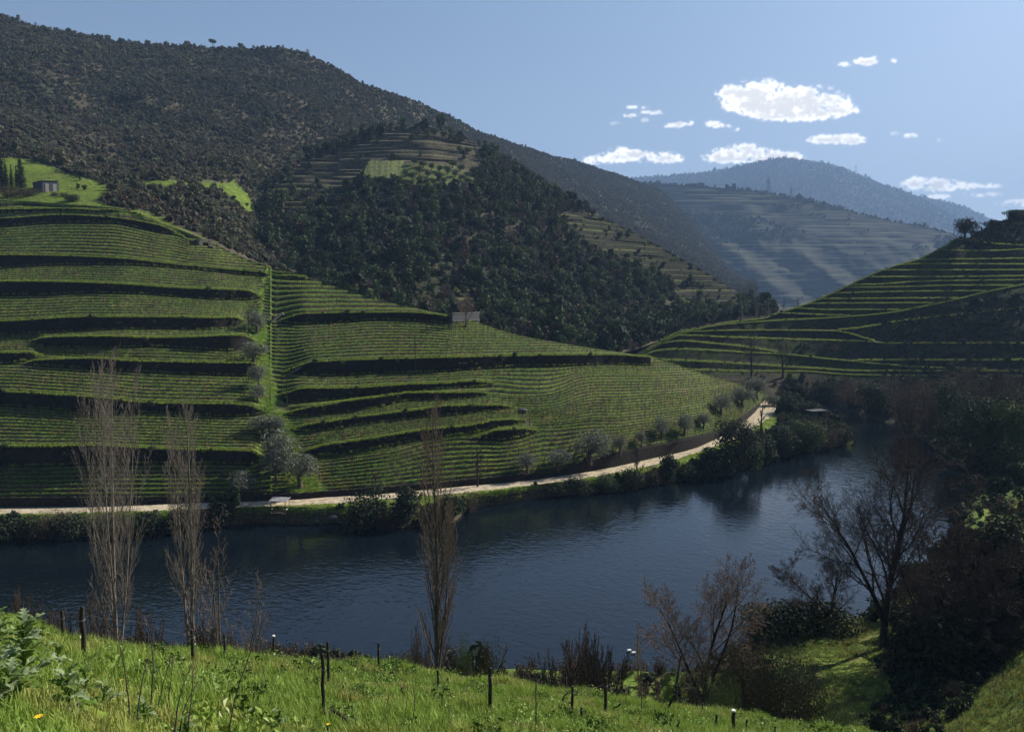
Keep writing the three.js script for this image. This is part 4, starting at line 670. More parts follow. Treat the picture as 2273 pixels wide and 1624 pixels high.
// ---------------------------------------------------------------- dry stone terrace walls
{
  const groups = new Map();
  for (const w of wallSpots) { const [side, k, X, bot, top, fade] = w; if (fade < 0.12) continue; const key = side + '/' + k; if (!groups.has(key)) groups.set(key, []); groups.get(key).push(w); }
  const names = {
    '-1/0': 'long stone terrace wall just above the lowest left rows', '-1/1': 'second long stone terrace wall above the road on the left', '-1/2': 'stone terrace wall left of the third olive tree', '-1/3': 'short stone wall end at the left edge halfway up the slope', '-1/4': 'stone terrace wall beside the second olive tree', '-1/5': 'stone terrace wall left of the topmost olive tree', '-1/6': 'stone terrace wall ending near the grass strip below the long one', '-1/7': 'long stone terrace wall running right to the skyline of the slope', '-1/8': 'curved stone wall under the crest of the vineyard at upper left', '-1/9': 'low stone wall along the top left crest of the vineyard', '-1/10': 'thin stone wall at the very top of the left vineyard',
    '1/0': 'short stone wall lowest on the right slope', '1/1': 'lowest long stone wall right of the olive strip', '1/2': 'stone wall second from the road right of the olive strip', '1/3': 'stone wall third from the road right of the olive strip', '1/4': 'grassy stone wall fourth from the road right of the olive strip', '1/5': 'longest stone wall across the right slope to the nose of the hill', '1/6': 'stone wall high on the right slope ending in a sunlit corner', '1/7': 'short stone wall tip at the skyline right of the grass strip' };
  for (const [key, l] of groups) {
    if (l.length < 3) continue; const H = 7, mb = new MB(), uv = [], rows = []; let run = 0;
    l.forEach((w, i) => { const [, , X, bot, top] = w; if (i) run += Math.hypot(bot[0] - l[i - 1][3][0], bot[2] - l[i - 1][3][2]); const ring = []; const face = 0.32, h = top[1] - bot[1];
      for (let q = 0; q <= H; q++) { const t = q / H, b = 0.09 * fbm(run / 0.7, t * h / 0.4, 3, 5) + face * (1.25 - 0.4 * t); ring.push(mb.v(lerp(bot[0], top[0], t), lerp(bot[1] - 0.35, top[1] + 0.10 + 0.09 * vn(run / 0.6, 2, 5), t), lerp(bot[2], top[2], t) + b)); uv.push(run / 4, (t * (h + 0.45)) / 4); }
      ring.push(mb.v(top[0], top[1] + 0.10 + 0.09 * vn(run / 0.6, 2, 5), top[2] - 0.35), mb.v(top[0], top[1] - 0.3, top[2] - 0.42)); uv.push(run / 4, (h + 0.9) / 4, run / 4, (h + 1.2) / 4); rows.push(ring); });
    for (let i = 0; i < rows.length - 1; i++) for (let q = 0; q < H + 2; q++) mb.quad(rows[i][q], rows[i + 1][q], rows[i + 1][q + 1], rows[i][q + 1]);
    for (const [ring, s] of [[rows[0], 0], [rows[rows.length - 1], 1]]) for (let q = 1; q < H + 1; q++) s ? mb.tri(ring[0], ring[H + 2], ring[q]) && 0 || mb.tri(ring[H + 2], ring[q + 1], ring[q]) : mb.tri(ring[H + 2], ring[q], ring[q + 1]);
    const g = mb.geo(); g.setAttribute('uv', new THREE.Float32BufferAttribute(uv, 2));
    const o = shade(new THREE.Mesh(g, M.stone)); o.name = numbered('stone_wall'); scene.add(o); tag(o, names[key], 'stone wall', 'dry stone terrace walls of the vineyard slope');
  }
  { seed(77); const gw = [], bw = [];
    for (const [side, k, X, bot, top, fade] of wallSpots) { if (fade < 0.1 || X < -60) continue; const h = top[1] - bot[1]; for (let q = 0; q < 3; q++) gw.push([top[0] + rr(-0.3, 0.3), top[1] + 0.02, top[2] + rr(-0.35, 0.2), rr(0.8, 1.9), rnd() * 6.283, rr(0.7, 1.3)]); if (rnd() < 0.5) gw.push([bot[0], bot[1] - 0.02, bot[2] + rr(0.35, 0.8), rr(0.7, 1.8), rnd() * 6.283, rr(0.7, 1.4)]); if (rnd() < 0.10 + 0.25 * sm(0, 0.4, fbm(X / 25, k * 7.1, 2, 12))) { const f = rnd(); bw.push([bot[0], lerp(bot[1], top[1], f) - 0.2, bot[2] + 0.25, rr(0.2, 0.5) * (1 + 0.3 * h), rnd() * 6.283, rr(0.7, 1.2)]); } }
    scatter('grass', 'rough grass hanging over the tops and feet of the terrace walls', tuftGeo(14, 0.3, 0.05, 0.3), LM.grass, gw, scene, jitterTint(0.25, 0.15));
    scatter('weeds', 'dark weeds and brambles growing out of the terrace walls', shrubA[0], LM.green, bw, scene, jitterTint(0.3, 0.15)); }
  // the wall along the upper edge of the road
  const pts = []; for (let X = -300; X <= 1704; X += 4) { const h = ROAD_H(X), b = onH(X, roadFar(X), h), t = at(X, Math.min(wallTop0(X), roadFar(X) - 0.5), -b[2] + 0.12); pts.push([b, t]); }
  const mb = new MB(), uv = [], H = 5; let run = 0, prev = null;
  for (const [b, t] of pts) { if (prev) run += Math.hypot(b[0] - prev[0], b[2] - prev[2]); prev = b; const top = t[1] + 0.12 + 0.08 * vn(run / 0.6, 1, 9); for (let q = 0; q <= H; q++) { const f = q / H; mb.v(b[0], lerp(b[1] - 0.3, top, f), b[2] + 0.22 - 0.08 * f + 0.06 * fbm(run / 0.6, f * 3, 2, 4)); uv.push(run / 4, f * (top - b[1] + 0.3) / 4); } mb.v(t[0], top, t[2] - 0.35); mb.v(t[0], top - 0.5, t[2] - 0.4); uv.push(run / 4, 0.7, run / 4, 0.8); }
  for (let i = 0; i < pts.length - 1; i++) for (let q = 0; q < H + 2; q++) { const a = i * (H + 3) + q, c = a + H + 3; mb.quad(a, c, c + 1, a + 1); }
  const g = mb.geo(); g.setAttribute('uv', new THREE.Float32BufferAttribute(uv, 2));
  const o = shade(new THREE.Mesh(g, M.stone)); o.name = numbered('stone_wall'); scene.add(o); tag(o, 'long low stone wall along the upper edge of the dirt road', 'stone wall');
}

// ---------------------------------------------------------------- buildings, shelter, pylons
const MAT = {
  tin: mat({ color: lin(0.33, 0.32, 0.32), roughness: 0.55, metalness: 0.15, map: grainTex }), plaster: mat({ color: lin(0.62, 0.60, 0.55), map: grainTex }), greyWall: mat({ color: lin(0.10, 0.105, 0.125), map: grainTex, bumpMap: bumpTex, bumpScale: 0.03 }),
  concrete: mat({ color: lin(0.12, 0.12, 0.128), map: grainTex, bumpMap: bumpTex, bumpScale: 0.03 }), tile: mat({ color: lin(0.22, 0.12, 0.08), map: grainTex }), wood: mat({ color: lin(0.12, 0.085, 0.055), map: grainTex }), paleWood: mat({ color: lin(0.32, 0.30, 0.26), map: grainTex }), dark: mat({ color: lin(0.015, 0.015, 0.017) }), steel: mat({ color: lin(0.20, 0.21, 0.23), roughness: 0.6, metalness: 0.3 }), rock: mat({ color: lin(0.20, 0.19, 0.17), map: grainTex, bumpMap: bumpTex, bumpScale: 0.12 }), white: mat({ color: lin(0.75, 0.74, 0.71) }), offWhite: mat({ color: lin(0.30, 0.29, 0.27), map: grainTex }),
};
const uvBox = (g, s = 1) => { const p = g.attributes.position, n = g.attributes.normal, uv = []; for (let k = 0; k < p.count; k++) { const ax = Math.abs(n.getX(k)), ay = Math.abs(n.getY(k)); if (ay > 0.6) uv.push(p.getX(k) / s, p.getZ(k) / s); else if (ax > 0.6) uv.push(p.getZ(k) / s, p.getY(k) / s); else uv.push(p.getX(k) / s, p.getY(k) / s); } g.setAttribute('uv', new THREE.Float32BufferAttribute(uv, 2)); return g; };
const box = (x, y, z, sx, sy, sz) => { const g = new THREE.BoxGeometry(sx, sy, sz); g.translate(x, y, z); return uvBox(g, 2); };
const merged = (...g) => mergeGeometries(g.map((q) => { const n = q.index ? q.toNonIndexed() : q; for (const k of Object.keys(n.attributes)) if (!['position', 'normal', 'uv'].includes(k)) n.deleteAttribute(k); return n; }));

{ // the little roofed picnic shelter between road and river
  const p = bankSheet.pick(622, 1138), t = thing('picnic_shelter', 'small open picnic shelter with a pale tin roof beside the dirt road', 'shelter', [p[0], p[1] - 0.05, p[2]], -0.12);
  const roof = new MB(); const A = 0.13;
  for (let k = 0; k < 5; k++) { const g = new THREE.BoxGeometry(0.76, 0.035, 2.3); g.rotateX(A); g.translate(-1.54 + k * 0.77, 2.92, 0.0); part('roof_sheet', uvBox(g, 2), MAT.tin, t); }
  for (const sx of [-1, 1]) for (const sz of [-1, 1]) part('post', new MB().tube([[sx * 1.55, -0.2, sz * 1.0, 0.075], [sx * 1.55, 2.9 - sz * 0.13, sz * 1.0, 0.065]], 7).geo(), MAT.wood, t);
  part('beam', merged(box(0, 2.98, -1.0, 3.6, 0.12, 0.1), box(0, 2.72, 1.0, 3.6, 0.12, 0.1)), MAT.wood, t);
  part('table', merged(box(0, 0.76, 0, 2.2, 0.07, 0.8), box(-0.8, 0.36, 0, 0.1, 0.74, 0.6), box(0.8, 0.36, 0, 0.1, 0.74, 0.6)), MAT.wood, t);
  for (const s of [-1, 1]) part('bench', merged(box(0, 0.46, s * 0.78, 2.2, 0.06, 0.3), box(-0.8, 0.22, s * 0.78, 0.08, 0.46, 0.26), box(0.8, 0.22, s * 0.78, 0.08, 0.46, 0.26)), MAT.wood, t);
  for (const s of [-1, 1]) part('side_rail', merged(box(s * 1.55, 0.92, 0.0, 0.14, 0.12, 1.0)), MAT.white, t);
  part('front_rail', merged(box(0, 0.3, 1.06, 3.0, 0.1, 0.09)), MAT.paleWood, t);
}
{ // the shed on the meadow at upper left
  const p = dSheet.pick(106, 424), q = proj(p), t = thing('shed', 'long grey shed with two white doors on the meadow at upper left', 'shed', [p[0] - 2.5, p[1] - 0.6, p[2] - 3], -0.7);
  const L = 10.5, Wd = 6, H = 4.6;
  part('wall', merged(box(0, H / 2 - 0.5, Wd / 2, L, H + 1, 0.3), box(0, H / 2 - 0.5, -Wd / 2, L, H + 1, 0.3), box(-L / 2 + 0.15, H / 2 - 0.5, 0, 0.3, H + 1, Wd - 0.3), box(L / 2 - 0.15, H / 2 - 0.5, 0, 0.3, H + 1, Wd - 0.3)), MAT.greyWall, t);
  const g = new THREE.BoxGeometry(L + 0.7, 0.16, Wd + 0.9); g.rotateX(0.07); g.translate(0, H + 0.22, 0); part('roof', uvBox(g, 2), MAT.greyWall, t);
  for (const z of [1.4, -1.5]) { const d = part('door', box(L / 2 + 0.06, 1.85, z, 0.09, 3.5, 1.5), MAT.offWhite, t); part('handle', box(L / 2 + 0.14, 1.7, z - 0.6, 0.06, 0.25, 0.06), MAT.dark, d); }
  part('pillar', box(L / 2 + 0.05, 2, -0.02, 0.14, 4.4, 0.5), MAT.greyWall, t);
}
{ // ruined stone hut on the skyline of the vineyard
  const p = leftSheet.pick(456, 546), t = thing('stone_hut', 'small ruined brown stone hut with a dark opening on the vineyard crest', 'hut', [p[0] - 1, p[1] - 0.4, p[2] - 0.6], 0.7);
  part('front_wall', merged(box(-1.55, 1.0, 2.0, 1.2, 2.6, 0.45), box(1.55, 0.8, 2.0, 1.2, 2.2, 0.45), box(0, 1.95, 2.0, 1.9, 0.7, 0.44)), M.paleStone, t);
  part('side_wall', merged(box(-2.0, 1.0, 0, 0.45, 2.6, 3.55), box(2.0, 0.7, 0, 0.45, 2.0, 3.55)), M.paleStone, t);
  part('back_wall', box(0, 1.1, -2.0, 4.45, 2.8, 0.45), M.paleStone, t);
  const g = new THREE.BoxGeometry(4.6, 0.3, 4.2); g.rotateZ(-0.1); g.translate(0, 2.45, 0.1); part('roof', uvBox(g, 2), M.paleStone, t);
  const w = thing('stone_wall', 'short dark wall stub joining the ruined hut on the crest', 'stone wall', [p[0] - 6, p[1] - 0.3, p[2] + 0.3], 0.08); part('wall', box(0, 0.9, 0, 7, 2.4, 0.5), M.stone, w);
}
{ // long low ruin running back from the corner of the high right wall
  const L = 13, TH = 0.92, a = rightSheet.pick(1003, 719), t = thing('stone_ruin', 'long pale grey roofless ruin running back from the high wall corner', 'ruin', [a[0] + Math.cos(TH) * L / 2, a[1] - 0.6, a[2] - Math.sin(TH) * L / 2], TH);
  part('front_wall', box(0, 1.5, 0, L, 4.6, 0.5), MAT.concrete, t); part('coping', box(0, 3.88, 0.02, L + 0.3, 0.16, 0.7), MAT.paleWood, t); part('side_wall', merged(box(-L / 2 + 0.25, 1.4, -2.2, 0.45, 4.4, 3.9), box(L / 2 - 0.25, 1.4, -2.2, 0.45, 4.4, 3.9)), MAT.concrete, t); part('back_wall', box(0, 1.3, -4.4, L, 4.2, 0.45), MAT.concrete, t); part('ledge', box(0, 1.5, 0.36, L - 0.4, 0.12, 0.25), MAT.paleWood, t);
}
{ // flat roofed boathouse on the point
  const p = onH(1812, 938, 1), t = thing('boathouse', 'small flat roofed hut at the tip of the wooded point', 'hut', [p[0], 0.4, p[2]], 0.3);
  part('roof', box(0, 5.0, 0, 6.6, 0.26, 4.0), MAT.concrete, t); part('wall', merged(box(0, 2.3, -1.5, 5.4, 5.2, 0.3), box(-2.7, 2.3, 0, 0.3, 5.2, 2.7), box(2.7, 2.3, 0, 0.3, 5.2, 2.7), box(-1.6, 2.3, 1.5, 2, 5.2, 0.3), box(1.9, 2.3, 1.5, 1.3, 5.2, 0.3)), MAT.greyWall, t); part('door', box(0.3, 1.2, 1.46, 1.8, 3, 0.1), MAT.dark, t);
}
{ // house at the top right edge
  const p = jSheet.atD(2262, 448), y = Math.max(p[1], at(2262, 494, 448)[1]), t = thing('hill_house', 'dark house with a pale roof line on top of the right hill', 'house', [p[0] + 3, y - 0.6, p[2] - 2], -0.1);
  part('wall', merged(box(0, 1.8, 2.6, 11, 4.4, 0.3), box(0, 1.8, -2.6, 11, 4.4, 0.3), box(-5.35, 1.8, 0, 0.3, 4.4, 4.9), box(5.35, 1.8, 0, 0.3, 4.4, 4.9)), MAT.greyWall, t); part('roof', box(0, 4.2, 0, 12, 0.4, 6.4), MAT.concrete, t); part('ledge', box(-0.6, 0.75, 2.95, 2.4, 0.25, 0.4), MAT.white, t);
  for (const x of [-3.2, 0.5, 3.6]) part('window', box(x, 2.2, 2.74, 1.1, 1.2, 0.1), MAT.dark, t);
}
for (const [X, Y, w, h, label] of [[1482, 418, 36, 9, 'long flat topped building on the crest of the hazy hill, nearest the wooded slope'], [1548, 418, 30, 10, 'flat roofed building on the hazy crest nearer the pylon']]) {
  const D = 2070 * HFAR, p = at(X, Y, D), k = D / F, t = thing('crest_building', label, 'building', [p[0], p[1] - 2, p[2]], 0.05), W = w * k, H = h * k + 2;
  part('wall', merged(box(0, H / 2, 5, W, H, 0.6), box(0, H / 2, -5, W, H, 0.6), box(-W / 2 + 0.3, H / 2, 0, 0.6, H, 9.4), box(W / 2 - 0.3, H / 2, 0, 0.6, H, 9.4)), MAT.greyWall, t); part('roof', box(0, H + 0.3, 0, W + 1, 0.6, 11.4), MAT.greyWall, t); part('upper_storey', box(W * 0.26, H + 2.0, 0, W * 0.4, 3, 8), MAT.greyWall, t);
}
// lattice pylons
function pylon(X, Yb, Yt, D, label, w = 0.16) {
  const b = at(X, Yb, D), tp = at(X, Yt, D), H = tp[1] - b[1], t = thing('power_pylon', label, 'pylon', [b[0], b[1], b[2]], 0.3, 'power pylons on the far ridges'), r = Math.max(w * H * 0.025, 0.22), leg = new MB(), br = new MB(), arm = new MB();
  const half = (f) => lerp(H * 0.115, H * 0.035, Math.min(1, f / 0.8)), c = (f, i) => { const a = [[-1, -1], [1, -1], [1, 1], [-1, 1]][i]; return [a[0] * half(f), H * f, a[1] * half(f)]; };
  for (let i = 0; i < 4; i++) { leg.tube([[...c(-0.05, i), r], [...c(0.8, i), r * 0.8], [0, H, 0, r * 0.6]], 4); for (let k = 0; k < 6; k++) { const f0 = k * 0.135, f1 = f0 + 0.135; br.tube([[...c(f0, i), r * 0.6], [...c(f1, (i + 1) % 4), r * 0.6]], 3); br.tube([[...c(f0, (i + 1) % 4), r * 0.6], [...c(f1, i), r * 0.6]], 3); } }
  for (const [f, L] of [[0.72, 0.24], [0.84, 0.2], [0.95, 0.15]]) { arm.tube([[-H * L, H * f, 0, r * 0.5], [0, H * f + H * 0.025, 0, r], [H * L, H * f, 0, r * 0.5]], 4); arm.tube([[-H * L, H * f, 0, r * 0.5], [0, H * f - H * 0.03, 0, r * 0.7], [H * L, H * f, 0, r * 0.5]], 4); }
  part('legs', leg.geo(), MAT.steel, t); part('bracing', br.geo(), MAT.steel, t); part('cross_arms', arm.geo(), MAT.steel, t);
}
pylon(1706, 432, 391, 2860, 'tallest lattice pylon on the crest of the hazy terraced hill', 0.4);
pylon(1756, 440, 412, 2830, 'shorter lattice pylon just right of the tallest one', 0.36);
pylon(1900, 388, 365, 7200, 'lattice pylon standing alone on the right shoulder of the blue mountain', 0.2);
pylon(1646, 372, 358, 7200, 'faint pylon under the cloud left of the mountain top', 0.2);
pylon(1532, 388, 374, 7200, 'faint pylon on the low left shoulder of the mountain', 0.2);
pylon(1461, 393, 381, 7200, 'faintest pylon at the left foot of the mountain ridge', 0.2);
// thin poles on the slope
for (const [X, Yb, Yt, label] of [[453, 832, 800, 'thin wooden pole standing before the dark wall left of the olives'], [922, 833, 745, 'tall thin pole crossing the longest stone wall'], [1322, 812, 760, 'thin pole near the nose of the slope against the wood'], [637, 900, 830, 'thin leaning pole beside the third olive tree'], [552, 745, 690, 'thin pole at the left of the topmost olive tree']]) {
  const p = (X < 600 ? leftSheet : rightSheet).pick(X, Yb), D = -p[2], h = at(X, Yt, D)[1] - p[1], t = thing('utility_pole', label, 'pole', p); part('shaft', new MB().tube([[0, -0.4, 0, 0.11], [0.02, h * 0.5, 0, 0.095], [0, h, 0, 0.08]], 7).geo(), M.post, t); part('crosspiece', box(0, h * 0.93, 0, 0.7, 0.08, 0.08), M.post, t);
}
function rockGeo(r, s, flat = 0.65) { const g = new THREE.IcosahedronGeometry(r, 3), p = g.attributes.position; for (let k = 0; k < p.count; k++) { const x = p.getX(k), y = p.getY(k), z = p.getZ(k), f = 1 + 0.35 * fbm(x / r * 1.3 + s, z / r * 1.3 + y / r, 3, 6 + s); p.setXYZ(k, x * f * 1.3, y * f * flat, z * f); } g.computeVertexNormals(); return g; }
for (const [sh, X, Y, r, label] of [[bankSheet, 741, 1149, 0.8, 'pale boulder at the water edge beside the big dark bush'], [bankSheet, 704, 1157, 0.35, 'small white stone on the muddy shore below the picnic shelter'], [rightSheet, 1160, 912, 1.0, 'pale rock outcrop among the rows at the end of a stone wall'], [leftSheet, 588, 779, 0.7, 'pale stone heap beside the second olive tree'], [rightSheet, 626, 699, 0.6, 'pale stone at the top of the steps by the high wall'], [rightSheet, 612, 958, 0.8, 'pale stone heap between the paired olive trees'], [nearSheet, 1575, 1583, 0.28, 'pale flat stone in the grass of the near slope'], [leftSheet, 469, 549, 0.8, 'cream boulder at the foot of the ruined hut']]) {
  const p = sh.pick(X, Y), o = shade(new THREE.Mesh(rockGeo(r, X % 17), MAT.rock)); o.name = numbered('rock'); o.position.set(p[0], p[1] + r * 0.15, p[2]); scene.add(o); tag(o, label, 'rock');
}
// stone steps: pale diagonal flights at wall ends
for (const [X0, Y0, X1, Y1, label] of [[596, 715, 626, 700, 'pale stone ramp climbing left of the high right wall'], [638, 830, 690, 806, 'pale stone ramp at the left end of the longest wall']]) {
  const a = rightSheet.pick(X0 + 6, Y0), b = rightSheet.pick(X1, Y1 - 4), n = 9, t = thing('stone_steps', label, 'steps', a);
  for (let k = 0; k < n; k++) { const f = k / (n - 1); part('step', box((b[0] - a[0]) * f, (b[1] - a[1]) * f + 0.1, (b[2] - a[2]) * f + 0.7, 1.0, 0.22, 0.8), M.paleStone, t); }
}
// two white floats on the water by the near shore
for (const [X, Y, label] of [[1396, 1445, 'white float on the water, the left one of the pair'], [1406, 1450, 'white float on the water, the right one of the pair']]) { const p = onH(X, Y, 0.02), t = thing('float', label, 'float', p, 0.4); const g = new THREE.CapsuleGeometry(0.17, 0.34, 6, 14); g.rotateZ(Math.PI / 2); g.translate(0, 0.1, 0); part('body', g, MAT.white, t); part('ring', new THREE.TorusGeometry(0.06, 0.018, 6, 12).translate(0.4, 0.14, 0), MAT.steel, t); }

// ---------------------------------------------------------------- olive trees
seed(31);
function oliveKit(k) {
  const R0 = 1, mb = new MB(), lean = rr(-0.1, 0.1); mb.tube([[0, -0.15, 0, 0.17], [lean * 0.5, 0.25, 0, 0.12], [lean, 0.5, 0.03, 0.105]], 8);
  const lb = lobesFor(1.3, 1.75, 9, 0.34, 1.15);
  for (const l of lb.slice(0, 6)) mb.tube([[lean, 0.46, 0.02, 0.07], [lerp(lean, l[0], 0.5), lerp(0.5, l[1], 0.6), lerp(0, l[2], 0.5), 0.045], [l[0], l[1], l[2], 0.015]], 5);
  return { trunk: mb.geo(), crown: crown(lb, 1300, 0.17, 0.5, 0.45).geo(true) };
}
const olives = [0, 1, 2].map(oliveKit);
function olive(sh, X, Yb, w, h, label, k = 0, m = LM.olive, name = 'olive_tree', cat = 'olive tree', group = 'olive trees of the vineyard slope') {
  const p = sh.pick(X, Yb), D = -p[2], W = w / F * D * 0.56, H = h / F * D / 1.65, t = thing(name, label, cat, [p[0], p[1], p[2]], rnd() * 6.28, group), kit = olives[k % 3];
  t.scale.set(W, H, W); part('trunk', kit.trunk, M.bark, t); part('crown', kit.crown, m, t); return t;
}
[[leftSheet, 570, 738, 46, 42, 'topmost olive tree of the grass strip, under the sunlit wall end'], [leftSheet, 563, 806, 54, 44, 'second olive tree down the grass strip, leaning left'], [leftSheet, 574, 862, 38, 50, 'third olive tree down the strip with a pale round top'], [leftSheet, 571, 893, 30, 36, 'small dark olive below the third one'], [leftSheet, 583, 968, 56, 42, 'left one of the paired olive trees halfway down the strip'], [rightSheet, 612, 965, 40, 40, 'right one of the paired olive trees halfway down the strip'], [rightSheet, 630, 1042, 70, 78, 'broad olive tree overlapping two others low on the strip'], [rightSheet, 613, 1066, 48, 70, 'slender olive tree with a bare leg low on the strip'], [rightSheet, 666, 1079, 72, 70, 'lowest and roundest olive tree of the strip, just above the road wall'], [leftSheet, 540, 1098, 46, 50, 'thin grey olive leaning over the road wall at the strip foot'],
  [rightSheet, 1170, 1050, 40, 42, 'first small olive tree above the road, counted from the tall poplar'], [rightSheet, 1237, 1044, 50, 44, 'second small olive tree above the road right of the tall poplar'], [rightSheet, 1309, 1025, 68, 62, 'largest dark olive tree above the road in the middle of the slope foot'], [rightSheet, 1376, 1008, 32, 40, 'small olive tree right of the largest one above the road'], [rightSheet, 1424, 990, 24, 32, 'smallest olive tree above the road wall'], [rightSheet, 1468, 972, 34, 40, 'olive tree with a tall stem above the curving wall'], [rightSheet, 1519, 966, 36, 44, 'olive tree casting a shadow on bright grass by the curving wall'], [rightSheet, 1562, 950, 28, 30, 'low olive tree near the dark clump at the road bend'], [rightSheet, 1600, 918, 40, 40, 'olive tree above the dark clump at the road bend'], [rightSheet, 1648, 902, 46, 40, 'wide olive tree on the nose of the slope over the road'], [rightSheet, 1680, 884, 50, 44, 'last olive tree at the end of the slope where the road turns']].forEach((a, k) => olive(a[0], a[1], a[2], a[3], a[4], a[5], k));
// small round trees of the orchard and crest on the middle spur
[[1020, 338], [1038, 342], [1075, 352], [1092, 364], [1010, 318], [1000, 312], [983, 308], [965, 303], [920, 366], [940, 372], [958, 378], [975, 384], [932, 384], [950, 394], [972, 398], [993, 388], [1010, 394], [1024, 402], [900, 392], [915, 400], [880, 404], [865, 412], [890, 414], [912, 416], [936, 412], [962, 412], [986, 410], [1040, 410], [1058, 404], [845, 411], [825, 410], [806, 409], [1005, 372], [1022, 380], [1048, 388]].forEach(([X, Y], k) => olive(fSheet, X, Y, 13 + (k * 7) % 5, 13 + (k * 5) % 4, 'small round orchard tree on the open plots of the middle spur', k, LM.green, 'orchard_tree', 'tree', 'small round orchard trees on the middle spur'));

// ---------------------------------------------------------------- trees and bushes: kits
function bushKit(lobes, n, size, wide) { return crown(lobes, n, size, 0.6, wide).geo(true); }
const bushKits = [0, 1, 2, 3].map((k) => bushKit(lobesFor(1, 1.7, 8, 0.02, 1.15), 1500, 0.15, 0.6)), stemKit = new MB(); for (let k = 0; k < 7; k++) { const a = k * 0.9, x = Math.cos(a) * 0.5, z = Math.sin(a) * 0.5; stemKit.tube([[x * 0.15, -0.1, z * 0.15, 0.018], [x * 0.6, 0.6, z * 0.6, 0.012], [x, 1.3, z, 0.004]], 4); } const stemGeo = stemKit.geo();
const thornKit = [0, 1].map(() => crown(lobesFor(1, 1.7, 6, 0.05, 1.1), 500, 0.11, 0.5, 0.5, twigs(1.0, 1.9, 260, 0.018)).geo(true));
function bush(sh, X, Yb, Yt, hw, label, k = 0, m = LM.dark, dD = 0) {
  const p = Array.isArray(sh) ? sh : sh.pick(X, Yb), D = -p[2], W = hw / F * D, H = at(X, Yt, D)[1] - p[1], t = thing('bush', label, 'bush', [p[0], p[1] - 0.1, p[2] + dD], 0), tw = m === LM.brown || m === LM.grey; seed(3000 + Math.round(X * 7 + Yt));
  const lb = lobesFor(W, H * 0.95, Math.round(clamp(5 + H / W * 3 + W, 6, 16)), 0.03, clamp(W / H * 1.6, 0.55, 1.2)), leaf = clamp(0.05 * (W + H), 0.16, 0.6), n = clamp(19 * W * H / (leaf * leaf), 700, 4200);
  const g = crown(lb, tw ? n * 0.6 : n, tw ? leaf * 0.75 : leaf, 0.6, tw ? 0.4 : 0.65, tw ? twigs(W * 1.0, H * 1.03, 300, 0.018 + W * 0.003) : new MB());
  part('foliage', g.geo(true), m, t); const st = part('stems', stemGeo, M.darkBark, t); st.scale.set(W, H / 1.9, W); return t;
}
[[40, 1190, 1138, 62, 'dark bramble mound at the left edge of the far bank', LM.dark], [112, 1194, 1128, 52, 'brown bramble bush on the far bank, second from the left edge', LM.brown], [165, 1190, 1132, 52, 'dark bush left of the tall poplars on the far bank', LM.dark], [232, 1188, 1142, 44, 'low dark bush behind the tall left poplar on the far bank', LM.dark], [332, 1184, 1122, 48, 'black rounded bush between the two left poplars', LM.dark], [398, 1180, 1118, 40, 'black bush just left of the second poplar on the far bank', LM.dark], [445, 1176, 1110, 36, 'brown thorny bush behind the second poplar', LM.brown], [486, 1172, 1095, 30, 'tall dark bush left of the picnic lawn', LM.dark],
  [516, 1150, 1058, 20, 'narrow ivy covered stump leaning over the road left of the shelter', LM.dark], [560, 1166, 1142, 24, 'low dark bush on the shore left of the shelter', LM.brown], [806, 1168, 1082, 62, 'big dark bush on the shore right of the shelter', LM.dark], [858, 1174, 1116, 40, 'brown bush leaning to the water beside the big dark one', LM.brown], [902, 1160, 1062, 40, 'dark ivy covered bush before the road, second right of the shelter', LM.dark], [945, 1162, 1108, 30, 'low brown bush in the gap by the road right of the dark bushes', LM.brown], [1000, 1152, 1084, 44, 'dark bush behind the middle poplar on the far bank', LM.dark], [1038, 1140, 1078, 26, 'last dark bush before the straight bank wall', LM.brown],
  [1232, 1096, 1068, 32, 'low dark hedge bush at the start of the bank wall trees', LM.dark], [1290, 1092, 1056, 38, 'low dark hedge bush, second along the bank wall', LM.dark], [1342, 1088, 1050, 36, 'rounded dark hedge bush, third along the bank wall', LM.green], [1398, 1084, 1034, 38, 'taller dark hedge bush, fourth along the bank wall', LM.dark], [1444, 1076, 1024, 32, 'brown hedge bush left of the leaning stump', LM.brown], [1484, 1070, 990, 26, 'dark stump bush hanging over the dirt road', LM.dark], [1524, 1066, 1016, 34, 'green bush between the stump and the big dark clump', LM.green], [1570, 1062, 1006, 40, 'low dark bush below the big clump at the bend', LM.dark], [1592, 1056, 980, 42, 'dark bush at the left of the big clump', LM.dark], [1636, 1050, 905, 58, 'tallest dark tree of the clump hiding the road bend', LM.dark], [1690, 1026, 950, 46, 'dark bush right of the tallest clump tree', LM.dark], [1664, 1040, 965, 36, 'low green bush in front of the clump tree', LM.green], [1735, 1014, 925, 44, 'dark leafy bush right of the road bend', LM.dark], [1784, 1004, 916, 52, 'broad glossy dark bush on the wooded point', LM.green], [1832, 996, 936, 44, 'brown bush near the tip of the wooded point', LM.brown], [1866, 988, 944, 28, 'dark bush at the very tip of the wooded point', LM.dark], [1872, 984, 962, 22, 'bright yellow green grass clump hanging over the water at the tip', LM.bright], [1752, 918, 868, 40, 'dark bush behind the road where it turns away', LM.dark], [1716, 900, 872, 26, 'yellowish bush on the outside of the road bend', LM.olive], [1790, 920, 884, 34, 'dark round bush before the boathouse', LM.dark]].forEach((a, k) => bush(bankSheet, a[0], a[1], a[2], a[3], a[4], k, a[5]));
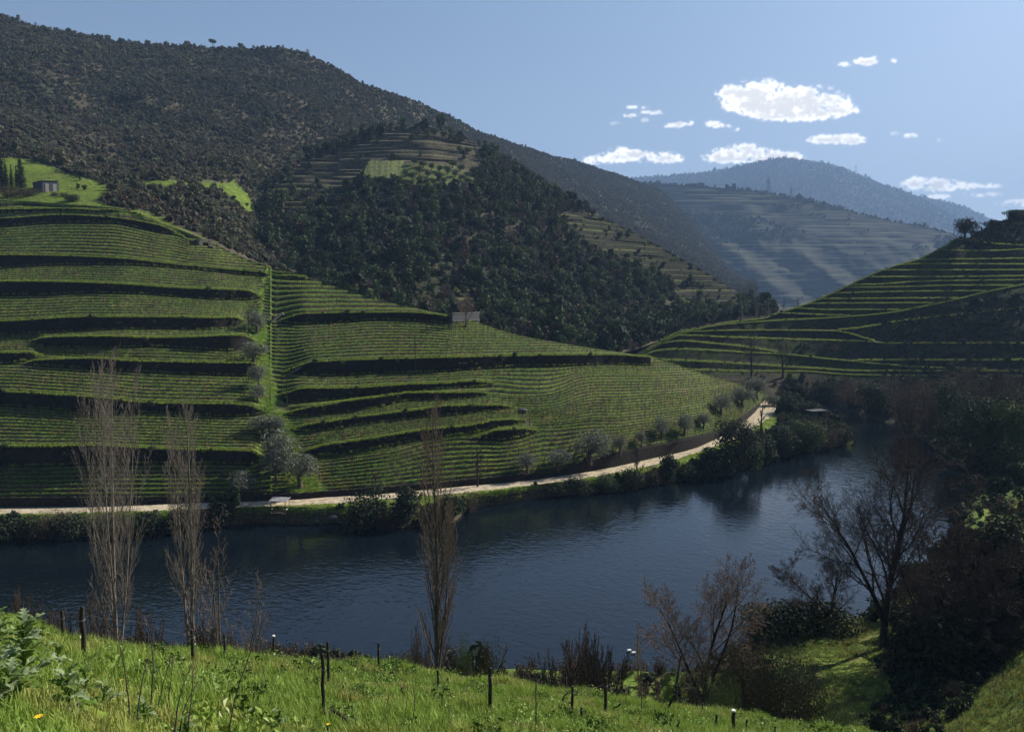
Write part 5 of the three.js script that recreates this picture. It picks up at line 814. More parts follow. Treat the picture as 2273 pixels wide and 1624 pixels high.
// bushes round the shed and on the meadow
[[160, 448, 428, 17, 'round black bush in the meadow right of the shed', LM.dark], [142, 436, 424, 14, 'low brown hedge right of the shed doors', LM.brown], [120, 434, 424, 12, 'low scrubby hedge under the shed doors', LM.brown], [62, 436, 412, 30, 'brown scrub below the shed on the left', LM.brown], [20, 438, 405, 34, 'brown scrub under the cypress trees', LM.brown], [173, 418, 403, 5, 'small dark conical bush, left of two behind the shed', LM.dark], [187, 422, 407, 6, 'small dark conical bush, right of two behind the shed', LM.dark], [85, 357, 349, 12, 'dark bush on the wall behind the cypress trees', LM.dark]].forEach((a, k) => bush(dSheet, a[0], a[1], a[2], a[3], a[4], k, a[5]));
// cypress trees at the left edge
{
  seed(51); const lobes = []; for (let k = 0; k < 14; k++) { const f = k / 13, r = 0.5 * Math.sin(Math.PI * Math.pow(1 - f, 0.75) * 0.62 + 0.15) * (1 - f * 0.75); lobes.push([rr(-0.06, 0.06), 0.5 + f * 6.2, rr(-0.06, 0.06), Math.max(0.1, r), 0.5, Math.max(0.1, r)]); }
  const cg = crown(lobes, 1300, 0.2, 0.7, 0.5).geo(true), tg = new MB().tube([[0, -0.2, 0, 0.14], [0, 3, 0, 0.07], [0, 6.4, 0, 0.02]], 6).geo();
  [[4, 420, 316, 'leftmost and tallest cypress at the left edge'], [14, 420, 352, 'second cypress from the left edge'], [26, 418, 364, 'short cypress in the middle of the five'], [37, 416, 366, 'low cypress joined to the widest one'], [47, 418, 338, 'widest cypress, rightmost of the group above the shed']].forEach(([X, Yb, Yt, label], k) => { const p = dSheet.pick(X, Yb), D = -p[2], H = (at(X, Yt, D)[1] - p[1]) / 6.9, t = thing('cypress_tree', label, 'cypress', p, k, 'cypress trees at the left edge above the shed'); t.scale.set(H * (k === 4 ? 2.1 : 1.45), H, H * (k === 4 ? 2.1 : 1.45)); part('trunk', tg, M.darkBark, t); part('crown', cg, LM.dark, t); });
}
// lone trees on ridges
olive(jSheet, 2142, 533, 44, 44, 'round dark tree alone on the shoulder of the right hill', 1, LM.dark, 'oak_tree', 'tree', null);
[[2252, 480, 462, 26, 'dark tree crown over the house on the right hill', LM.dark], [2205, 500, 487, 22, 'dark hedge left of the house on the right hill', LM.dark], [2232, 500, 486, 18, 'dark hedge beside the wall of the house on the right hill', LM.dark], [2160, 535, 524, 10, 'brown bush beside the round lone tree', LM.brown]].forEach((a, k) => { const p = at(a[0], a[1], a[0] > 2180 ? 441 : 428); bush([p[0], p[1] - 0.8, p[2]], a[0], a[1], a[2], a[3], a[4], k, a[5]); });
{ const p = dSheet.pick(472, 108), q = proj(p), t = thing('pine_tree', 'umbrella pine standing alone on the skyline of the big hill', 'pine tree', p); const H = 9.5; part('trunk', new MB().tube([[0, -0.5, 0, 0.5], [0.2, H * 0.4, 0, 0.42], [0.1, H * 0.85, 0, 0.3]], 6).geo(), M.darkBark, t); seed(9); part('crown', crown([[0, H * 0.85, 0, 4.2, 1.6, 3.6], [1.8, H * 0.72, 0, 2.2, 1.0, 2], [-1.6, H * 0.95, 0.3, 2.6, 1.2, 2]], 500, 0.9, 0.6).geo(true), LM.dark, t); }

// ---------------------------------------------------------------- leafless trees
// grows a tree with its foot at the origin; returns { trunk, branches, twigs }
function bareTree(o) {
  const trunk = new MB(), branches = new MB(), tw = new MB(), sinks = [trunk, branches, branches, tw, tw, tw];
  const grow = (p, d, len, r0, lv) => {
    const n = [9, 7, 5, 4, 3, 2][lv] ?? 2, pts = [[p[0], p[1], p[2], r0]], dirs = [d]; let x = p[0], y = p[1], z = p[2], a = d.slice(); const r1 = lv === 0 ? r0 * (o.taper ?? 0.35) : Math.max(o.tip ?? 0.007, r0 * 0.25);
    for (let k = 1; k <= n; k++) { const w = (o.wiggle ?? 0.12) * (lv ? 1 : 0.45); a = [a[0] + gauss() * w, a[1] + gauss() * w + (o.up ?? 0.06) * (lv ? 1 : 0.4) * (lv > 2 ? 1.3 : 1), a[2] + gauss() * w]; if (o.droop && lv > 1) a[1] -= o.droop; const l = Math.hypot(...a); a = a.map((q) => q / l); x += a[0] * len / n; y += a[1] * len / n; z += a[2] * len / n; pts.push([x, y, z, lerp(r0, r1, Math.pow(k / n, 0.8))]); dirs.push(a); }
    sinks[lv].tube(pts, [8, 6, 4, 3, 3, 3][lv], false);
    if (lv >= o.levels) return;
    const m = o.kids[lv], f0 = lv === 0 ? o.first ?? 0.3 : 0.22;
    for (let q = 0; q < m; q++) {
      const f = f0 + (1 - f0) * (q + rr(0.1, 0.9)) / m, s = f * n, i = Math.min(n - 1, Math.floor(s)), t = s - i, b = [0, 1, 2, 3].map((c) => lerp(pts[i][c], pts[i + 1][c], t)), dd = dirs[i + 1];
      const ang = o.angle[lv] * rr(0.75, 1.25) * (lv === 0 ? lerp(1, 0.6, (f - f0) / (1 - f0)) : 1), az = q * 2.4 + rr(-0.5, 0.5) + lv;
      let ux = dd[1], uy = -dd[0], uz = 0.2; let dot = ux * dd[0] + uy * dd[1] + uz * dd[2]; ux -= dot * dd[0]; uy -= dot * dd[1]; uz -= dot * dd[2]; let l = Math.hypot(ux, uy, uz) || 1; ux /= l; uy /= l; uz /= l; const vx = dd[1] * uz - dd[2] * uy, vy = dd[2] * ux - dd[0] * uz, vz = dd[0] * uy - dd[1] * ux;
      const cs = Math.cos(az) * Math.sin(ang), sn = Math.sin(az) * Math.sin(ang), ca = Math.cos(ang); let nd = [dd[0] * ca + ux * cs + vx * sn, dd[1] * ca + uy * cs + vy * sn, dd[2] * ca + uz * cs + vz * sn]; if (o.pull && lv < 2) nd = nd.map((c, k2) => c + o.pull[k2] * 0.35); if (nd[1] < -0.1 && lv < 2) nd[1] = 0.05; l = Math.hypot(...nd); nd = nd.map((c) => c / l);
      const shape = lv === 0 ? (o.shape ? o.shape(f) : lerp(1, 0.45, f)) : lerp(1, 0.5, f);
      grow([b[0], b[1], b[2]], nd, len * o.ratio[lv] * shape * rr(0.8, 1.2), Math.max(o.tip ?? 0.007, b[3] * o.thin[lv]), lv + 1);
    }
  };
  for (const s of o.stems ?? [{ p: [0, -0.3, 0], d: [0, 1, 0], len: o.h, r: o.r }]) grow(s.p, s.d, s.len, s.r, 0);
  return { trunk: trunk.geo(), branches: branches.geo(), twigs: tw.geo(true) };
}
function standTree(name, label, cat, p, kit, mats, turn = 0, group) { const t = thing(name, label, cat, p, turn, group); part('trunk', kit.trunk, mats[0], t); part('branches', kit.branches, mats[1], t); if (kit.twigs.attributes.position.count) part('twigs', kit.twigs, mats[2], t); return t; }
const heightTo = (p, X, Yt) => at(X, Yt, -p[2])[1] - p[1];
const poplarBark = mat({ color: lin(0.21, 0.18, 0.15), map: grainTex }), poplarTwig = mat({ color: lin(0.125, 0.10, 0.085) });
function poplar(X, D, Yt, label, sd, stems, mats = [poplarBark, poplarBark, poplarTwig], kids = [30, 9, 5]) {
  seed(sd); const p = nearSheet.atD(X, D), H = heightTo(p, X, Yt);
  const kit = bareTree({ levels: 3, kids, angle: [0.36, 0.32, 0.4], ratio: [0.20, 0.36, 0.34], thin: [0.36, 0.45, 0.5], up: 0.10, wiggle: 0.07, first: 0.12, taper: 0.12, tip: 0.010, shape: (f) => 0.55 + 0.75 * Math.sin(Math.PI * clamp(f * 0.9 + 0.1)), stems: stems(H) });
  standTree('poplar_tree', label, 'poplar tree', p, kit, mats, 0, 'tall leafless poplars on the near bank'); return p;
}
poplar(263, 72, 815, 'tallest leafless poplar at left, with several pale stems', 101, (H) => [{ p: [0, -0.4, 0], d: [0.01, 1, 0], len: H * 0.97, r: 0.25 }, { p: [-0.1, 2.6, 0.1], d: [-0.16, 1, 0.03], len: H * 0.78, r: 0.12 }, { p: [0.15, 3.0, 0], d: [0.14, 1, -0.02], len: H * 0.82, r: 0.13 }, { p: [0.1, 3.4, 0.1], d: [0.06, 1, 0.1], len: H * 0.86, r: 0.11 }, { p: [0, 2.8, -0.1], d: [-0.07, 1, -0.05], len: H * 0.85, r: 0.12 }], undefined, [20, 9, 5]);
poplar(430, 69, 890, 'second leafless poplar from the left, forked low into two stems', 102, (H) => [{ p: [0, -0.4, 0], d: [0.02, 1, 0], len: H * 0.98, r: 0.26 }, { p: [-0.05, 4.5, 0], d: [-0.05, 1, 0.03], len: H * 0.74, r: 0.15 }, { p: [0.1, 7.5, 0], d: [0.1, 1, -0.02], len: H * 0.5, r: 0.1 }], undefined, [26, 9, 5]);
poplar(972, 70, 950, 'dark leafless poplar standing alone in the middle before the river', 103, (H) => [{ p: [0, -0.4, 0], d: [0.022, 1, 0], len: H, r: 0.36 }, { p: [0.05, 4, 0], d: [0.13, 1, 0.02], len: H * 0.55, r: 0.12 }], [M.bark, M.bark, M.twig], [46, 10, 5]);

function broad(name, label, X, D, Yt, hw, sd, o, mats) { seed(sd); const p = nearSheet.atD(X, D), H = heightTo(p, X, Yt), W = hw / F * D; const kit = bareTree({ levels: 4, kids: [8, 6, 6, 5], angle: [0.75, 0.6, 0.6, 0.6], ratio: [W / H * 1.1, 0.5, 0.5, 0.5], thin: [0.55, 0.5, 0.5, 0.55], up: 0.07, wiggle: 0.13, first: 0.25, taper: 0.25, tip: 0.008, ...o, stems: (o.stems ?? ((H) => [{ p: [0, -0.5, 0], d: [0, 1, 0], len: H * 0.86, r: H * 0.022 }]))(H) }); standTree(name, label, 'leafless tree', p, kit, mats ?? [M.darkBark, M.darkBark, M.darkTwig], 0); return [p, H]; }
broad('bare_tree', 'largest leafless tree at right, spreading over the bright water', 1962, 89, 985, 190, 201, { kids: [12, 10, 9, 7], angle: [0.8, 0.75, 0.75, 0.8], ratio: [0.60, 0.5, 0.5, 0.52], first: 0.14, tip: 0.012, up: 0.035, wiggle: 0.17, pull: [-0.3, 0, 0], stems: (H) => [{ p: [0, -0.5, 0], d: [0.02, 1, 0], len: H * 0.84, r: 0.5 }, { p: [-0.2, 3.2, 0.1], d: [-0.42, 0.9, 0.05], len: H * 0.7, r: 0.3 }, { p: [0.1, 4.2, 0], d: [0.2, 1, -0.1], len: H * 0.72, r: 0.26 }] });
broad('bare_tree', 'round leafless tree standing before the water right of the middle', 1562, 62, 1238, 118, 202, { kids: [11, 9, 8, 7], angle: [0.75, 0.72, 0.75, 0.8], ratio: [0.55, 0.5, 0.5, 0.5], first: 0.22, tip: 0.009, up: 0.035, wiggle: 0.17, stems: (H) => [{ p: [0, -0.6, 0], d: [0.05, 1, 0], len: H * 0.82, r: 0.27 }, { p: [0.05, H * 0.22, 0], d: [-0.36, 0.95, 0.1], len: H * 0.6, r: 0.16 }, { p: [0.15, H * 0.26, 0], d: [0.3, 1, 0.05], len: H * 0.62, r: 0.15 }] }, [M.darkBark, M.bark, M.twig]);
broad('bare_tree', 'leafless tree leaning left out of an ivy mound by the water', 1846, 97, 1215, 150, 203, { kids: [10, 9, 8, 6], angle: [0.75, 0.72, 0.75, 0.8], ratio: [0.62, 0.5, 0.5, 0.52], first: 0.18, tip: 0.013, up: 0.03, wiggle: 0.17, pull: [-0.5, 0, 0], stems: (H) => [{ p: [0, -0.5, 0], d: [-0.12, 1, 0], len: H * 0.85, r: 0.3 }, { p: [-0.1, 2, 0], d: [-0.75, 0.62, 0.05], len: H * 0.75, r: 0.2 }] });
broad('bare_tree', 'dense leafless tree right of the largest one, over the black shadow', 2062, 84, 1150, 110, 204, { kids: [12, 9, 8, 7], angle: [0.75, 0.72, 0.75, 0.8], up: 0.04, wiggle: 0.16, first: 0.12, tip: 0.012, ratio: [0.42, 0.5, 0.5, 0.55], stems: (H) => [0, 1, 2, 3].map((k) => ({ p: [Math.cos(k * 1.6) * 0.4, -0.5, Math.sin(k * 1.6) * 0.4], d: [Math.cos(k * 1.6) * 0.28, 1, Math.sin(k * 1.6) * 0.28], len: H * 0.9, r: 0.18 })) });
broad('bare_tree', 'fine twigged leafless tree between the dark trees at the right edge', 2150, 104, 1150, 95, 205, { kids: [12, 9, 7, 6], angle: [0.7, 0.7, 0.75, 0.8], up: 0.04, wiggle: 0.16, first: 0.12, tip: 0.014, ratio: [0.42, 0.5, 0.5, 0.55], stems: (H) => [0, 1, 2].map((k) => ({ p: [Math.cos(k * 2.1) * 0.4, -0.5, Math.sin(k * 2.1) * 0.4], d: [Math.cos(k * 2.1) * 0.3, 1, Math.sin(k * 2.1) * 0.3], len: H * 0.9, r: 0.16 })) });
broad('bare_tree', 'huge dense leafless tree throwing the black shadow at lower right', 2128, 76, 1185, 120, 211, { kids: [12, 9, 8, 7], angle: [0.75, 0.72, 0.75, 0.8], up: 0.04, wiggle: 0.16, first: 0.1, tip: 0.013, ratio: [0.42, 0.5, 0.5, 0.55], stems: (H) => [0, 1, 2, 3, 4].map((k) => ({ p: [Math.cos(k * 1.3) * 0.4, -0.5, Math.sin(k * 1.3) * 0.4], d: [Math.cos(k * 1.3) * 0.34, 1, Math.sin(k * 1.3) * 0.34], len: H * 0.92, r: 0.17 })) });
broad('bare_tree', 'dense leafless tree between the huge one and the right edge', 2205, 78, 1205, 110, 212, { kids: [12, 9, 8, 6], angle: [0.75, 0.72, 0.75, 0.8], up: 0.04, wiggle: 0.16, first: 0.1, tip: 0.014, ratio: [0.42, 0.5, 0.5, 0.55], stems: (H) => [0, 1, 2, 3].map((k) => ({ p: [Math.cos(k * 1.6) * 0.4, -0.5, Math.sin(k * 1.6) * 0.4], d: [Math.cos(k * 1.6) * 0.3, 1, Math.sin(k * 1.6) * 0.3], len: H * 0.92, r: 0.17 })) });
broad('bare_tree', 'small leafless tree with spreading stems right of the second poplar', 512, 58, 1178, 105, 206, { levels: 3, kids: [7, 6, 5], angle: [0.5, 0.5, 0.55], ratio: [0.42, 0.42, 0.45], first: 0.3, stems: (H) => [[-0.22, 0.9], [0.02, 1], [0.34, 0.8], [0.5, 0.7]].map(([dx, l], k) => ({ p: [0, -0.5, 0], d: [dx, 1, 0.1 * (k % 2)], len: H * l * 0.92, r: 0.13 })) }, [M.bark, M.bark, M.twig]);
broad('sapling', 'slender pale sapling with a narrow crown before the water', 1418, 44, 1375, 32, 207, { levels: 3, kids: [16, 6, 4], angle: [0.4, 0.4, 0.5], ratio: [0.2, 0.4, 0.4], first: 0.35, stems: (H) => [{ p: [0, -0.4, 0], d: [0.0, 1, 0], len: H * 0.95, r: 0.07 }, { p: [0.25, -0.4, 0], d: [-0.05, 1, 0], len: H * 0.85, r: 0.06 }] }, [M.bark, M.paleBark, M.twig]);
broad('sapling', 'thin crooked sapling left of the round leafless tree', 1478, 47, 1395, 40, 208, { levels: 3, kids: [9, 5, 4], angle: [0.7, 0.5, 0.5], ratio: [0.25, 0.4, 0.4], first: 0.3 }, [M.darkBark, M.bark, M.twig]);
broad('sapling', 'crooked sapling right of the middle poplar at the brow', 1050, 42, 1392, 40, 209, { levels: 3, kids: [8, 5, 4], angle: [0.7, 0.5, 0.5], ratio: [0.3, 0.4, 0.4], first: 0.3, stems: (H) => [{ p: [0, -0.4, 0], d: [0.28, 1, 0], len: H * 0.95, r: 0.08 }] }, [M.darkBark, M.darkBark, M.twig]);
// leafless trees across the water
function farBare(sh, X, Yb, Yt, hw, label, sd, mats, name = 'bare_tree') { seed(sd); const p = sh.pick(X, Yb), H = heightTo(p, X, Yt), W = hw / F * -p[2]; const kit = bareTree({ levels: 3, kids: [10, 8, 7], angle: [0.7, 0.6, 0.6], ratio: [Math.min(0.6, W / H), 0.5, 0.5], thin: [0.5, 0.5, 0.5], up: 0.08, wiggle: 0.13, first: 0.15, taper: 0.2, tip: 0.03, h: H * 0.9, r: H * 0.03 }); standTree(name, label, 'leafless tree', p, kit, mats ?? [M.darkBark, M.darkTwig, M.darkTwig]); }
const palePale = [M.paleBark, M.paleBark, M.paleBark];
[[jSheet, 1668, 838, 745, 42, 'dark leafless tree at the foot of the right hill, left of the pair'], [jSheet, 1738, 838, 752, 46, 'dark leafless tree at the foot of the right hill, right of the pair'], [rightSheet, 1034, 724, 660, 42, 'grey leafless tree in front of the pale ruin'], [jSheet, 2100, 698, 640, 44, 'brown leafless tree on the middle path of the right hill'], [bankSheet, 1060, 1080, 990, 26, 'dark leafless tree right of the middle poplar by the road'], [bankSheet, 835, 1120, 1040, 26, 'thin leafless tree rising out of the big dark bush'], [bankSheet, 1415, 1060, 990, 26, 'small leafless tree over the hedge by the road'], [bankSheet, 1688, 1000, 880, 24, 'thin leafless tree in front of the road bend']].forEach((a, k) => farBare(a[0], a[1], a[2], a[3], a[4], a[5], 300 + k, k === 2 ? [M.bark, M.twig, M.twig] : undefined));
[[1622, 712, 650, 24, 'leftmost pale tree of the group at the mouth of the far valley'], [1648, 712, 662, 22, 'second pale tree of the group at the mouth of the far valley'], [1676, 712, 655, 26, 'third pale tree of the group at the mouth of the far valley'], [1706, 708, 660, 22, 'fourth pale tree of the group at the mouth of the far valley'], [1735, 704, 664, 20, 'fifth pale tree, nearest the right hill, at the far valley mouth'], [1770, 690, 656, 18, 'greyish tree just behind the edge of the right hill']].forEach((a, k) => { const D = 470, p = at(a[0], a[1] + 22, D); farBare({ pick: () => p }, a[0], 0, a[2], a[3], a[4], 340 + k, palePale); });

// ---------------------------------------------------------------- thickets and dark trees on the near and right banks
seed(61);
const brambleKits = [0, 1].map(() => crown(lobesFor(1, 1.7, 11, 0.02, 1.2), 7000, 0.042, 0.4, 0.6, twigs(1.05, 1.9, 300, 0.006)).geo(true));
const shrubKit = [0, 1, 2].map((v) => { seed(640 + v); return bareTree({ levels: 2, kids: [10, 9, 0], angle: [0.6, 0.6, 0.5], ratio: [0.45, 0.45, 0.4], thin: [0.5, 0.55, 0.5], up: 0.07, wiggle: 0.16, first: 0.2, taper: 0.3, tip: 0.007, stems: Array.from({ length: 20 }, (_, k) => { const a = k * 2.4, d = rr(0.1, 1.0); return { p: [Math.cos(a) * d * 0.4, -0.05, Math.sin(a) * d * 0.4], d: [Math.cos(a) * d * 1.0, 1, Math.sin(a) * d * 1.0], len: lerp(1.6, 1.1, d) * rr(0.75, 1.05), r: 0.018 }; }) }); });
const mk = (X, D) => nearSheet.atD(X, D);
[[1735, 96, 1330, 105, 'ivy mound left half by the water under the leaning tree', LM.dark], [1830, 97, 1325, 95, 'ivy mound right half by the water under the leaning tree', LM.dark], [2232, 84, 1090, 105, 'tall dark evergreen tree at the right edge', LM.dark], [2140, 90, 1250, 90, 'dark evergreen bush left of the tall one at the right edge', LM.dark], [2075, 86, 1340, 90, 'dark bush mass behind the trunk of the largest leafless tree', LM.brown], [2010, 92, 1345, 60, 'dark undergrowth bush at the foot of the largest leafless tree', LM.dark], [2300, 78, 1180, 80, 'dark evergreen tree cut by the right edge', LM.dark], [2120, 75, 1330, 115, 'dark undergrowth at the foot of the huge leafless tree', LM.dark], [2050, 78, 1365, 80, 'dark undergrowth just right of the largest leafless trunk', LM.dark], [2195, 77, 1340, 95, 'dark undergrowth at the foot of the leafless tree nearest the right edge', LM.dark], [1960, 104, 1330, 50, 'dark reeds and bushes by the water behind the largest trunk', LM.dark], [2040, 116, 1240, 70, 'dark bush by the water under the fine twigs', LM.dark], [2200, 108, 1160, 70, 'dark evergreen behind the fine twigged tree', LM.green]].forEach((a, k) => bush(mk(a[0], a[1]), a[0], 0, a[2], a[3], a[4], k, a[5]));
function thicket(X, D, Yt, hw, label, k, m) { const p = mk(X, D), W = hw / F * D, H = heightTo(p, X, Yt) / 1.62, t = thing('thicket', label, 'thicket', p, k * 2.1); if (m === LM.brown) { t.scale.set(W, H, W); const q = shrubKit[k % 3]; part('stems', q.trunk, M.darkBark, t); part('branches', q.branches, M.darkTwig, t); return; }
  t.scale.set(W, H, W * 0.9); part('foliage', brambleKits[k % 2], m === 0 ? LM.bramble : m, t); part('stems', stemGeo, M.darkBark, t); }
[[1255, 62, 1415, 75, 'brown leafless thicket left half, below the bright water', LM.brown], [1330, 60, 1405, 70, 'brown leafless thicket right half, behind the vine posts', LM.brown], [1300, 66, 1378, 40, 'tall twiggy top of the brown thicket', LM.brown], [1640, 55, 1425, 85, 'bramble thicket at the foot of the round leafless tree', 0], [1720, 52, 1440, 95, 'leafy bramble thicket with pale glinting leaves at lower right', 0], [1790, 54, 1480, 80, 'bramble thicket right end beside the sunlit meadow', 0], [1600, 46, 1510, 60, 'low ivy leaves round the trunk of the round leafless tree', LM.green], [1860, 50, 1560, 70, 'low green bramble at the bottom edge right of the vine posts', LM.green], [1030, 46, 1418, 30, 'leafy shrub with glinting leaves right of the middle poplar', LM.green], [1085, 47, 1415, 38, 'grey leafy shrub at the brow right of the middle poplar', 0], [912, 44, 1452, 18, 'small round green shrub left of the middle poplar', LM.green], [60, 34, 1300, 60, 'leafless twiggy shrub at the left edge above the grass', LM.brown], [115, 32, 1345, 38, 'small leafless shrub left of the vine posts at left', LM.brown], [1480, 42, 1480, 22, 'ivy covered stump before the water', LM.green], [330, 60, 1330, 60, 'brown twigs between the two left poplars', LM.brown], [210, 62, 1310, 60, 'brown undergrowth at the foot of the tallest poplar', LM.brown], [470, 58, 1360, 60, 'brown undergrowth behind the second poplar', LM.brown], [930, 62, 1380, 40, 'brown twigs at the foot of the middle poplar', LM.brown]].forEach((a, k) => thicket(a[0], a[1], a[2], a[3], a[4], k, a[5]));
// the wooded right bank
{
  const kk = (X, Yb, Yt, hw, label, m, k) => bush(jSheet, X, Yb, Yt, hw, label, k, m);
  [[1770, 884, 846, 34, 'dark bush at the far waterline left of the boathouse roof'], [1830, 888, 838, 40, 'dark bush on the far shore above the boathouse'], [1890, 905, 836, 44, 'yellowish brown tree on the far shore, left of the pale one', LM.brown], [1945, 925, 838, 46, 'dark tree on the far shore where the river narrows'], [1968, 905, 818, 40, 'pale twiggy tree on the far right shore', LM.grey], [2010, 950, 812, 56, 'brown tree at the narrowing of the river', LM.brown], [2062, 975, 800, 58, 'big brown tree crown on the right shore', LM.brown], [2110, 1010, 812, 60, 'black tree over the water on the right shore', LM.dark], [2160, 1050, 830, 70, 'black ivy clad tree on the right shore above the dark water', LM.dark], [2215, 1060, 830, 70, 'large dark tree at the right edge above the shore', LM.dark], [2262, 1080, 850, 70, 'dark tree at the right edge, lower one by the shore', LM.green], [2150, 940, 780, 60, 'brown tree behind the black trees of the right shore', LM.brown], [2225, 930, 800, 56, 'brown twiggy tree at the right edge under the terraces', LM.brown], [2195, 1085, 960, 46, 'low black bush hanging into the water on the right shore', LM.dark], [2240, 1130, 1010, 60, 'dark bush at the right edge where bank and shore meet', LM.dark]].forEach((a, k) => kk(a[0], a[1], a[2], a[3], a[4], a[5] ?? LM.dark, k));
  seed(71);
  wood('woodland', 'dark mixed wood of the right bank', places(jSheet, 9, 1, 27, (X, Y, p) => (X > 1720 && Y > 820 && p[1] > 0.3 ? (X < 1990 ? 0.55 : 1) : 0)), 1.2, 2.6, [['woodland', [treeA[0], treeA[2]], LM.dark, 0.5], ['woodland', [bareA[0], bareA[1]], LM.brown, 0.5]]);
  wood('woodland', 'undergrowth between the trees of the near right bank', places(nearSheet, 7, 40, nearSheet.nt - 3, (X, Y, p) => (X > 1935 && -p[2] > 98) || (X > 2060 && Y < 1390) || (X > 2160 && Y < 1280) ? 1 : 0), 0.8, 1.9, [['woodland', [treeA[0], shrubA[0]], LM.dark, 0.6], ['woodland', [bareA[0]], LM.brown, 0.4]]);
  const inDark = (X, Y) => inPoly([[1985, 1440], [2060, 1420], [2180, 1430], [2200, 1500], [2150, 1570], [2080, 1640], [1950, 1640], [1910, 1590], [1985, 1520], [1935, 1475]], X, Y);
  wood('undergrowth', 'dark low brambles in the shadow of the big trees at lower right', places(nearSheet, 1.1, 36, nearSheet.nt - 4, (X, Y, p) => inDark(X, Y) ? 0.9 : 0), 0.4, 0.95, [['undergrowth', [shrubA[0], shrubA[2]], LM.dark, 0.7], ['undergrowth', [bareA[0]], LM.brown, 0.3]]);
  wood('scrub', 'brown scrub along the waterline of the near bank', places(nearSheet, 2.2, 44, nearSheet.nt - 3, (X, Y, p) => X < 1700 && -p[2] > 60 ? 0.8 : 0), 0.5, 1.3, [['scrub', [bareA[0]], LM.brown, 0.7], ['scrub', [shrubA[0]], LM.dark, 0.3]]);
  wood('scrub', 'dense brambles covering the wooded point', places(bankSheet, 0.9, 2, bankSheet.nt - 1, (X, Y, p) => X > 1728 && p[1] > 0 ? 1 : X > 1560 && p[1] < ROAD_H(X) * 0.85 && p[1] > 0 ? 0.7 : 0), 0.5, 1.2, [['scrub', [shrubA[0], shrubA[1]], LM.dark, 0.5], ['scrub', [bareA[0]], LM.brown, 0.25], ['scrub', [shrubA[2]], LM.green, 0.25]]);
  wood('scrub', 'brambles along the waterline of the far bank', places(bankSheet, 1.4, 2, 7, (X, Y, p) => (X > 515 && X < 745) || (X > 1060 && X < 1215) ? 0.05 : 0.9), 0.35, 0.9, [['scrub', [shrubA[0], shrubA[1]], LM.dark, 0.7], ['scrub', [bareA[0]], LM.brown, 0.3]]);
}

// ---------------------------------------------------------------- the grassy near slope: grass, posts, old vines, weeds
seed(81);
{
  const gs = [tuftGeo(18, 0.15, 0.009, 0.12), tuftGeo(14, 0.24, 0.008, 0.11), crown([[0, 0.05, 0, 0.13, 0.07, 0.13]], 16, 0.06, 0.3, 0.8).geo(true)], names = ['fine green grass of the near slope', 'taller grass of the near slope', 'low clover like leaves of the near slope'], sp = [[], [], []];
  for (const p of places(nearSheet, 0.0065, 1, 50, (X, Y, p) => Y > 1340 && -p[2] < 38 && X < 1980 && X > -80 ? clamp(0.8 + 0.5 * fbm(p[0] / 1.6, p[2] / 1.6, 3, 44)) : 0)) { const tall = fbm(p[0] / 1.1, p[2] / 1.1, 3, 46), k = tall > 0.14 ? 1 : rnd() < 0.4 ? 2 : 0; sp[k].push([p[0], p[1] - 0.02, p[2], rr(0.7, 1.5) * (1 + 0.5 * tall) * (k === 2 ? lerp(0.4, 1, sm(5, 16, -p[2])) : lerp(0.6, 1.1, sm(5, 14, -p[2]))), rnd() * 6.283, rr(0.7, 1.3)]); }
  gs.forEach((g, k) => scatter('grass', names[k], g, k === 2 ? LM.clover : LM.lawn, sp[k], scene, (s) => { const d = sm(0.05, 0.5, fbm(s[0] / 1.2, s[2] / 1.2, 3, 47) + 0.25 * gauss()), a = 0.75 + 0.5 * rnd(); return [a * lerp(0.85, 1.25, d), a * lerp(0.95, 1.02, d), a * lerp(0.9, 1.6, d)]; }));
  { const wg = [0, 1].map(() => crown([[0, 0.14, 0, 0.26, 0.16, 0.26], [0.1, 0.22, 0.05, 0.16, 0.12, 0.16]], 60, 0.075, 0.4, 0.55).geo(true)), wl = places(nearSheet, 0.32, 3, 50, (X, Y, p) => -p[2] < 38 && -p[2] > 7 && X > -80 && X < 1980 ? 0.75 * sm(-0.12, 0.3, fbm(p[0] / 1.5, p[2] / 1.5, 3, 144)) : 0); wg.forEach((g, k) => scatter('weeds', k ? 'leafy dark weeds in the grass of the near slope' : 'leafy pale weeds in the grass of the near slope', g, k ? LM.weed : LM.clover, wl.filter((_, i) => i % 2 === k).map((p) => [p[0], p[1] - 0.04, p[2], rr(0.6, 1.5), rnd() * 6.283, rr(0.7, 1.4)]), scene, jitterTint(0.3, 0.15))); }
  const gm = tuftGeo(12, 0.34, 0.03, 0.35), sm2 = [];
  for (const p of places(nearSheet, 0.14, 36, nearSheet.nt - 4, (X, Y, p) => X > 1500 && -p[2] > 36 && Y > 1330 && !(X > 1935 && -p[2] > 98) && !(X > 2060 && Y < 1390) ? clamp(0.7 + fbm(p[0] / 3, p[2] / 3, 3, 48)) : 0)) sm2.push([p[0], p[1] - 0.03, p[2], rr(0.7, 1.3), rnd() * 6.283, rr(0.6, 1.2)]);
  scatter('grass', 'short grass of the sunlit meadow at lower right', gm, LM.meadow, sm2, scene, jitterTint(0.3, 0.2));
  const gl = tuftGeo(12, 0.22, 0.04, 0.4), sl = [];
  for (const p of places(dSheet, 0.9, 0, 26, (X, Y, p) => inMeadow(X, Y) ? 0.8 : 0)) sl.push([p[0], p[1] - 0.03, p[2], rr(0.8, 1.6), rnd() * 6.283, rr(0.6, 1.2)]);
  scatter('grass', 'grass of the sunlit meadows above the vineyard', gl, LM.grass, sl, scene, jitterTint(0.22, 0.15));
}
